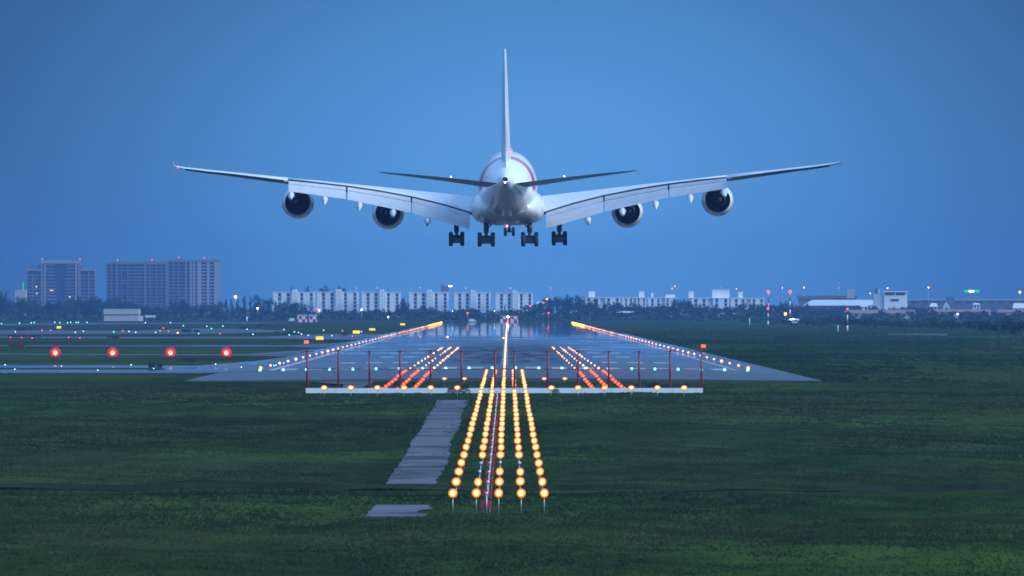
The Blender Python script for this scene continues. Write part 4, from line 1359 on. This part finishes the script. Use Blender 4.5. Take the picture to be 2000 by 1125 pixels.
LP = [(460, 580, 7000, "orange_l", 6, "orange lamp above the trees right of the towers"), (503, 602, 6000, "warm_l", 4, "pale yellow lamp in the trees left of white apartments"), (619, 603.5, 6000, "red_l", 3.4, "red lamp beside a yellow one under white apartments"), (623.5, 606, 5990, "warm_l", 3.4, "yellow lamp beside a red one under white apartments"),
      (706, 604.8, 6000, "warm_l", 3.6, "yellow lamp at the gap between white apartment blocks"), (758.5, 619, 5600, "white_l", 3, "white lamp on the field edge left of the runway end"), (913, 611.5, 5700, "red_l", 4, "pink red lamp below the white apartments, left of the axis"), (1068.5, 584.5, 6800, "orange_l", 5, "orange lamp above trees right of the white apartments"),
      (1035.5, 597.5, 6400, "red_l", 3.4, "pink red lamp on the last white apartment's corner"), (1071.5, 611.5, 5700, "red_l", 4, "pink red lamp below the orange one right of axis"), (884, 607.5, 6000, "warm_l", 1.6, "faint warm lamp at the foot of the white apartments"), (965.5, 607.5, 6000, "warm_l", 1.6, "faint warm lamp between the last two apartments"),
      (992, 618.5, 5290, "white_l", 5, "bright white lamp on the runway axis beyond its end"), (992, 626, 5200, "red_l", 4, "red lamp on the runway axis just beyond its end"), (1870.5, 613.5, 5600, "white_l", 3.4, "white lamp in the scrub at far right"), (1992, 570.5, 8000, "orange_l", 4.4, "yellow orange lamp at the far right edge"),
      (1733.5, 562.5, 8000, "orange_l", 2.6, "small orange lamp above the office building"), (1813.5, 561.5, 8000, "orange_l", 2.8, "small orange lamp in the sky right of the office"), (1699.5, 573, 8000, "orange_l", 2.2, "tiny orange lamp left of the office tower"), (1570, 561.8, 8000, "orange_l", 2.4, "tiny pale orange lamp right of the tall masts"),
      (1528, 562, 8000, "orange_l", 1.6, "faint orange lamp between the two tall masts"), (1318.5, 559, 8300, "orange_l", 1.5, "faint orange dot high over the hazy blocks"), (1312.5, 563.5, 8300, "orange_l", 1.5, "faint orange dot lower over the hazy blocks"), (1438.5, 564, 8300, "orange_l", 1.4, "faint orange dot right of the big roof cube"), (1407, 561.5, 8300, "red_l", 1.4, "faint red dot over the big roof cube"),
      (1638.5, 552.5, 8200, "red_l", 1.4, "faint red dot on a thin mast by the hangar, upper"), (1638.7, 562.3, 8190, "red_l", 1.6, "faint red dot by the hangar, lower"), (696, 562.5, 7600, "red_l", 1.8, "faint red roof lamp above second white apartment"), (737, 562.5, 7600, "red_l", 2.2, "red roof lamp above the third white apartment"), (820.5, 562.2, 7600, "red_l", 1.8, "red roof lamp left of the grey plant room"), (910, 562.6, 7600, "red_l", 1.8, "red roof lamp right of the grey plant room"), (997, 562.6, 7600, "red_l", 2.4, "red roof lamp above the last white apartment"), (1076, 562.6, 7600, "red_l", 1.6, "faint red lamp high right of the last apartment")]
for px, py, D, m, sz, lab in LP:
    lamp_pole(px, py, D, m, sz * 0.85, lab)
# tall red/white masts
def banded_mast(px, ytop, ybase, D, label, n, r=0.28, lamp=4.5, m="red_l"):
    t = empty("banded_mast", (gx(px, D), D, 0), label, "mast")
    zt = gz(ytop, D)
    for i in range(n):
        MB().tube((0, 0, zt * i / n), (0, 0, zt * (i + 1) / n), r * (1.5 - .8 * i / n), r * (1.5 - .8 * (i + 1) / n), 8).build("band", "beam" if i % 2 == 0 else "redpost", t)
    if lamp:
        MB().ball((0, 0, zt + .3), lamp * D / F / 2, 10, 6).build("lamp", m, t)
    return t


banded_mast(1543, 571, 630, 5100, "tallest red and white mast with a red lamp, right", 7, .32, 6)
banded_mast(1501, 571, 630, 6600, "hazy mast with a red lamp left of tallest mast", 5, .26, 6)
banded_mast(1500, 604, 634, 4600, "short banded pole with red lamp left of the hut", 4, .22, 4.4)
banded_mast(1655, 605, 648, 3500, "banded pole with red lamp at the right field edge", 4, .2, 3.4)
banded_mast(1464, 621, 636, 4400, "tiny white pole left of the banded pole", 1, .16, 0)
banded_mast(1636.5, 635, 652, 3400, "small white spike beside the right banded pole", 1, .14, 0)
banded_mast(482, 609, 622, 5600, "short red marker post in the left field edge", 2, .3, 0)
D = 5080
t = empty("equipment_hut", (gx(1549, D), D, 0), "small pale hut with a blazing white lamp at mast foot", "hut")
MB().box(-2.6, 3.2, 0, 3, 0, 1.3).build("wall", "aptgrey", t)
MB().hexa([(-2.8, -.2, 1.3), (3.4, -.2, 1.3), (3.4, 3.2, 1.3), (-2.8, 3.2, 1.3), (-1.9, .6, 2.1), (2.4, .6, 2.1), (2.4, 2.4, 2.1), (-1.9, 2.4, 2.1)]).build("roof", "roofwhite", t)
MB().ball((-.4, -.5, 1.5), 0.75, 12, 8, 0, (1.15, .6, .8)).build("lamp", "white_l", t)
lamp_pole(1534, 613, 5100, "orange_l", 5, "orange lamp beside the tallest mast, at its left")
# green roadside sign board
D = 8300
t = empty("lit_billboard", (gx(1898, D), D, 0), "green glowing board with two yellow lamps, far right", "lit sign")
zc = gz(568.5, D)
MB().box(-5.8, 5.8, 0, .5, zc - 1.0, zc + .9).build("panel", "green_s", t)
for sx in (-4, 4):
    MB().box(sx - .15, sx + .15, .1, .4, 0, zc - 1.0).build("leg", "galv", t)
for sx in (-1.2, .6):
    MB().ball((sx, -.4, zc - .3), .85, 8, 5).build("lamp", "warm_l", t)

# ------------------------------------------------------------------ trees
def crown_mesh(name, seed, n, shape):
    rr = np.random.default_rng(seed)
    cs = []
    k = 16 if shape != "spire" else 12
    for i in range(k):
        if shape == "dome":
            c = rr.normal(size=3) * (0.24, 0.24, 0.15) + (0, 0, 0.60); r = 0.12 + 0.12 * rr.random()
        elif shape == "wide":
            c = rr.normal(size=3) * (0.36, 0.36, 0.10) + (0, 0, 0.58); r = 0.10 + 0.12 * rr.random()
        else:
            zz = 0.2 + 0.75 * i / k
            c = rr.normal(size=3) * (0.10, 0.10, 0.02) * (1.2 - zz) * 2 + (0, 0, zz); r = 0.05 + 0.18 * (1.0 - zz)
        m = n // k
        d = rr.normal(size=(m, 3)); d /= np.linalg.norm(d, axis=1)[:, None]
        cs.append(c + d * (r * rr.random(m)[:, None] ** 0.45))
    c = np.concatenate(cs)
    c[:, 2] = np.clip(c[:, 2], 0.12, 1.0)
    return leaf_mesh(name, c, 0.040 if shape != "spire" else 0.03, rr)


CROWN = {s: [crown_mesh("crown", 100 * i + j, 900, s) for j in range(3)] for i, s in enumerate(("dome", "wide", "spire"))}
tm = MB().tube((0, 0, 0), (0.01, 0, .45), .035, .022, 7).tube((0.01, 0, .40), (.14, .05, .66), .018, .006, 5).tube((0.01, 0, .38), (-.13, -.04, .64), .018, .006, 5).tube((0, 0, .42), (.02, .1, .7), .016, .006, 5).build("trunk", "bark")
TRUNK = tm.data
bpy.data.objects.remove(tm)


def tree(px, ytop, D, shape, width, label, group=None, name=None):
    h = gz(ytop, D)
    if h < 1.5: return
    t = empty(name or ("conifer_tree" if shape == "spire" else "broadleaf_tree"), (gx(px, D), D, -.05), label, "tree", group)
    t.rotation_euler = (0, 0, R.uniform(0, 6.28))
    w = width * D / F
    for nm, me in (("trunk", TRUNK), ("crown", R.choice(CROWN[shape]))):
        o = bpy.data.objects.new(nm, me); COL.objects.link(o); o.parent = t
        o.scale = (w, w, h) if nm == "crown" else (h, h, h)
    return t


TOPL = [(-20, 574), (0, 571), (12, 577), (40, 577), (60, 581), (78, 586), (100, 590), (112, 583), (130, 582), (150, 578), (170, 582), (186, 578), (203, 575), (215, 577), (240, 581), (262, 588), (300, 594), (330, 592), (360, 590), (375, 588), (385, 592), (410, 589), (430, 588), (438, 582), (470, 579), (500, 577), (520, 580), (535, 588), (560, 592), (600, 604), (620, 607), (640, 608), (665, 604), (690, 602), (705, 606), (740, 604), (760, 605), (778, 598), (790, 584), (800, 602), (830, 600), (850, 603), (865, 607), (880, 605), (900, 600), (915, 601), (930, 606), (960, 606), (990, 608), (1010, 603), (1030, 602), (1043, 584), (1060, 585), (1080, 582), (1100, 580), (1110, 577), (1125, 577), (1140, 583), (1165, 587), (1180, 594), (1200, 586), (1230, 594), (1250, 592), (1275, 594), (1300, 588), (1325, 582), (1340, 587), (1360, 592), (1385, 594), (1410, 598), (1440, 597), (1470, 592), (1500, 589), (1530, 590), (1560, 594), (1600, 596), (1650, 597), (1700, 599), (1750, 597), (1800, 597), (1850, 601), (1900, 602), (1950, 603), (2020, 600)]
tx = [a for a, _ in TOPL]; ty = [c for _, c in TOPL]
BELTS = [(-30, 200, "dark hazy tree in the belt below the stepped tower"), (200, 440, "dark hazy tree in the belt below the two slab towers"), (440, 600, "dark hazy tree in the wood between towers and white apartments"), (600, 800, "dark hazy tree in the belt below the left white apartments"), (800, 1045, "dark hazy tree in the belt below right-hand white apartments"), (1045, 1340, "dark hazy tree in the wood before the hazy white blocks"), (1340, 1620, "dark hazy tree in the belt around the tall masts"), (1620, 2030, "dark hazy tree in the belt before the office and sheds")]


def belt(px):
    for a, c, l in BELTS:
        if a <= px < c: return l
    return BELTS[-1][2]


px = -14.0
while px < 2015:
    top = float(np.interp(px, tx, ty))
    sh = "dome" if R.random() < .62 else "wide"
    if 440 < px < 540 and R.random() < .5: sh = "spire"
    tree(px, top + R.uniform(-2, 4) - (4 if R.random() < .12 else 0), R.uniform(6350, 6950), sh, R.uniform(19, 30) if sh != "spire" else R.uniform(12, 18), belt(px), belt(px).replace("tree", "trees", 1))
    px += R.uniform(8.5, 13)
px = -14.0
while px < 2015:                       # lower trees along the near edge of the belt
    top = float(np.interp(px, tx, ty))
    top = top + (622 - top) * R.uniform(.30, .62)
    tree(px, top, R.uniform(5850, 6250), "dome" if R.random() < .5 else "wide", R.uniform(18, 28), belt(px).replace("hazy tree", "low bushy tree"), belt(px).replace("hazy tree", "low bushy trees"))
    px += R.uniform(13, 19)
# trees one can tell apart
for a in ((570, 587, 5950, "dome", 42, "large round dark tree in front of the farthest left apartment"), (591, 590, 5960, "dome", 26, "smaller round tree right of the big round apartment tree"), (571.5, 557.5, 8100, "dome", 16, "dark crown over the roof of farthest left apartment"), (601, 559.5, 8100, "dome", 16, "dark crown peeping over the left apartment's right end"),
          (634, 557, 8100, "dome", 24, "broad dark crown over the second apartment roof"), (669, 558.5, 8100, "dome", 22, "dark crown over the second apartment's right half"), (830, 594, 6100, "dome", 30, "round dark tree in front of the plant-room block"), (906, 598, 6100, "wide", 36, "wide dark tree in front of the fifth white apartment"), (1110, 575.5, 6600, "dome", 22, "tall dark tree at the left end of hazy blocks"),
          (1128, 577, 6600, "dome", 20, "tall dark tree next to the first hazy block"), (789, 583, 6600, "dome", 22, "dark tree filling the gap between third and fourth apartments"), (987, 591, 6300, "spire", 10, "thin palm-like tree before the last white apartment"), (10, 569, 6300, "dome", 26, "tall dark tree at the extreme left edge"), (1938, 634, 3050, "dome", 40, "rounded dark bush at the field edge, far right")):
    tree(*a)
# scrub along the right edge of the field
for i in range(46):
    px = 1440 + 580 * (i + R.random()) / 46
    yb = np.interp(px, [1440, 1560, 1650, 1800, 1900, 2020], [633, 640, 644, 651, 657, 668]) - R.uniform(0, 12)
    D = dist(yb, 0)
    yt = np.interp(px, [1440, 1560, 1700, 1850, 2020], [624, 620, 618, 620, 612]) + R.uniform(-1, 7)
    tree(px, min(yt, yb - 6), D, R.choice(["wide", "wide", "dome"]), R.uniform(26, 46), "dark scrub bush at the right edge of the airfield grass", "scrub bushes along the right field edge", "scrub_bush")


# undergrowth mass below the trees
def undergrowth():
    rr = np.random.default_rng(4)
    n = 26000
    D = 5800 + 650 * rr.random(n)
    p = -30 + 2060 * rr.random(n)
    x = CX + (p - VX) * D / F
    z = rr.random(n) ** 1.2 * (3.2 + 1.6 * np.sin(p * 0.07) + 1.2 * np.sin(p * .19 + 1))
    me = leaf_mesh("undergrowth", np.stack([x, D, z], -1), 0.9, rr, "scrub")
    o = bpy.data.objects.new("undergrowth", me); COL.objects.link(o)
    tag(o, "continuous dark undergrowth at the foot of the distant trees", "undergrowth", kind="stuff")


undergrowth()

# ------------------------------------------------------------------ haze
hz, nt, N, L, bs_ = new_mat("air_haze")
N.remove(bs_)
pv = N.new("ShaderNodeVolumePrincipled")
pv.inputs["Color"].default_value = (0.108, 0.255, 0.58, 1)
pv.inputs["Density"].default_value = 7.0e-5
pv.inputs["Anisotropy"].default_value = 0.0
L.new(pv.outputs["Volume"], N["Material Output"].inputs["Volume"])
M["haze"] = hz
tag(MB().box(-3000, 3000, -400, 9600, -5, 62).build("haze", "haze"), "thin blue evening haze over the airfield", "haze", kind="stuff")

# ------------------------------------------------------------------ world
w = bpy.data.worlds.new("World"); scene.world = w; w.use_nodes = True
nt = w.node_tree; N = nt.nodes; L = nt.links
bg = N["Background"]
tc = N.new("ShaderNodeTexCoord")
sp = N.new("ShaderNodeSeparateXYZ"); L.new(tc.outputs["Generated"], sp.inputs[0])


def mth(op, a, b_=None, c=None):
    n = N.new("ShaderNodeMath"); n.operation = op
    for i, q in enumerate((a, b_, c)):
        if q is None: continue
        if isinstance(q, (int, float)): n.inputs[i].default_value = q
        else: L.new(q, n.inputs[i])
    return n.outputs[0]


def smooth(v, a, c):
    n = N.new("ShaderNodeMapRange"); n.interpolation_type = "SMOOTHSTEP"
    n.inputs["From Min"].default_value = a; n.inputs["From Max"].default_value = c
    L.new(v, n.inputs["Value"]); return n.outputs["Result"]


def mixc(f, a, c):
    n = N.new("ShaderNodeMix"); n.data_type = "RGBA"
    for k, q in (("Factor", f), ("A", a), ("B", c)):
        if isinstance(q, tuple): n.inputs[k].default_value = (*q, 1)
        else: L.new(q, n.inputs[k])
    return n.outputs["Result"]


az = mth("DIVIDE", sp.outputs["X"], mth("MAXIMUM", sp.outputs["Y"], 0.05))
az = mth("DIVIDE", mth("SUBTRACT", az, 0.0035), 0.0430)
el = mth("DIVIDE", mth("SUBTRACT", sp.outputs["Z"], 0.0065), 0.0300)
g = mth("EXPONENT", mth("MULTIPLY", mth("ADD", mth("POWER", mth("ABSOLUTE", az), 2.0), mth("POWER", mth("ABSOLUTE", el), 2.0)), -1.0))
vis = mixc(g, (0.024, 0.082, 0.225), (0.116, 0.372, 0.800))
amb_up = mixc(smooth(sp.outputs["Z"], 0.02, 0.9), (0.35, 0.66, 1.18), (0.36, 0.71, 1.25))
amb = mixc(smooth(sp.outputs["Y"], 0.4, -0.6), (0.24, 0.50, 1.05), amb_up)
mask = mth("MULTIPLY", smooth(sp.outputs["Y"], 0.90, 0.985), smooth(sp.outputs["Z"], 0.20, 0.05))
col = mixc(mask, amb, vis)
L.new(col, bg.inputs["Color"]); bg.inputs["Strength"].default_value = 1.0

# broad twilight glow from behind and right of the camera
sl = bpy.data.lights.new("Sun", "SUN"); sl.energy = 4.4; sl.angle = math.radians(40); sl.color = (0.80, 0.93, 1.0)
so = bpy.data.objects.new("Sun", sl); COL.objects.link(so)
so.rotation_euler = (math.radians(60), 0, math.radians(74))

# ------------------------------------------------------------------ camera
cd = bpy.data.cameras.new("Camera")
cd.sensor_width = 36; cd.lens = 36 * F / 2000
cd.clip_start = 1.0; cd.clip_end = 60000
co = bpy.data.objects.new("Camera", cd); COL.objects.link(co)
co.location = (CX, 0, CH)
co.rotation_euler = (PI / 2 + 34.5 / F, 0, -8.0 / F)
scene.camera = co

scene.render.engine = "CYCLES"
scene.view_settings.view_transform = "Standard"
scene.view_settings.look = "None"
scene.view_settings.exposure = 0
scene.view_settings.gamma = 1
scene.cycles.max_bounces = 5
scene.cycles.volume_bounces = 1
scene.cycles.sample_clamp_indirect = 4
scene.cycles.filter_width = 1.7
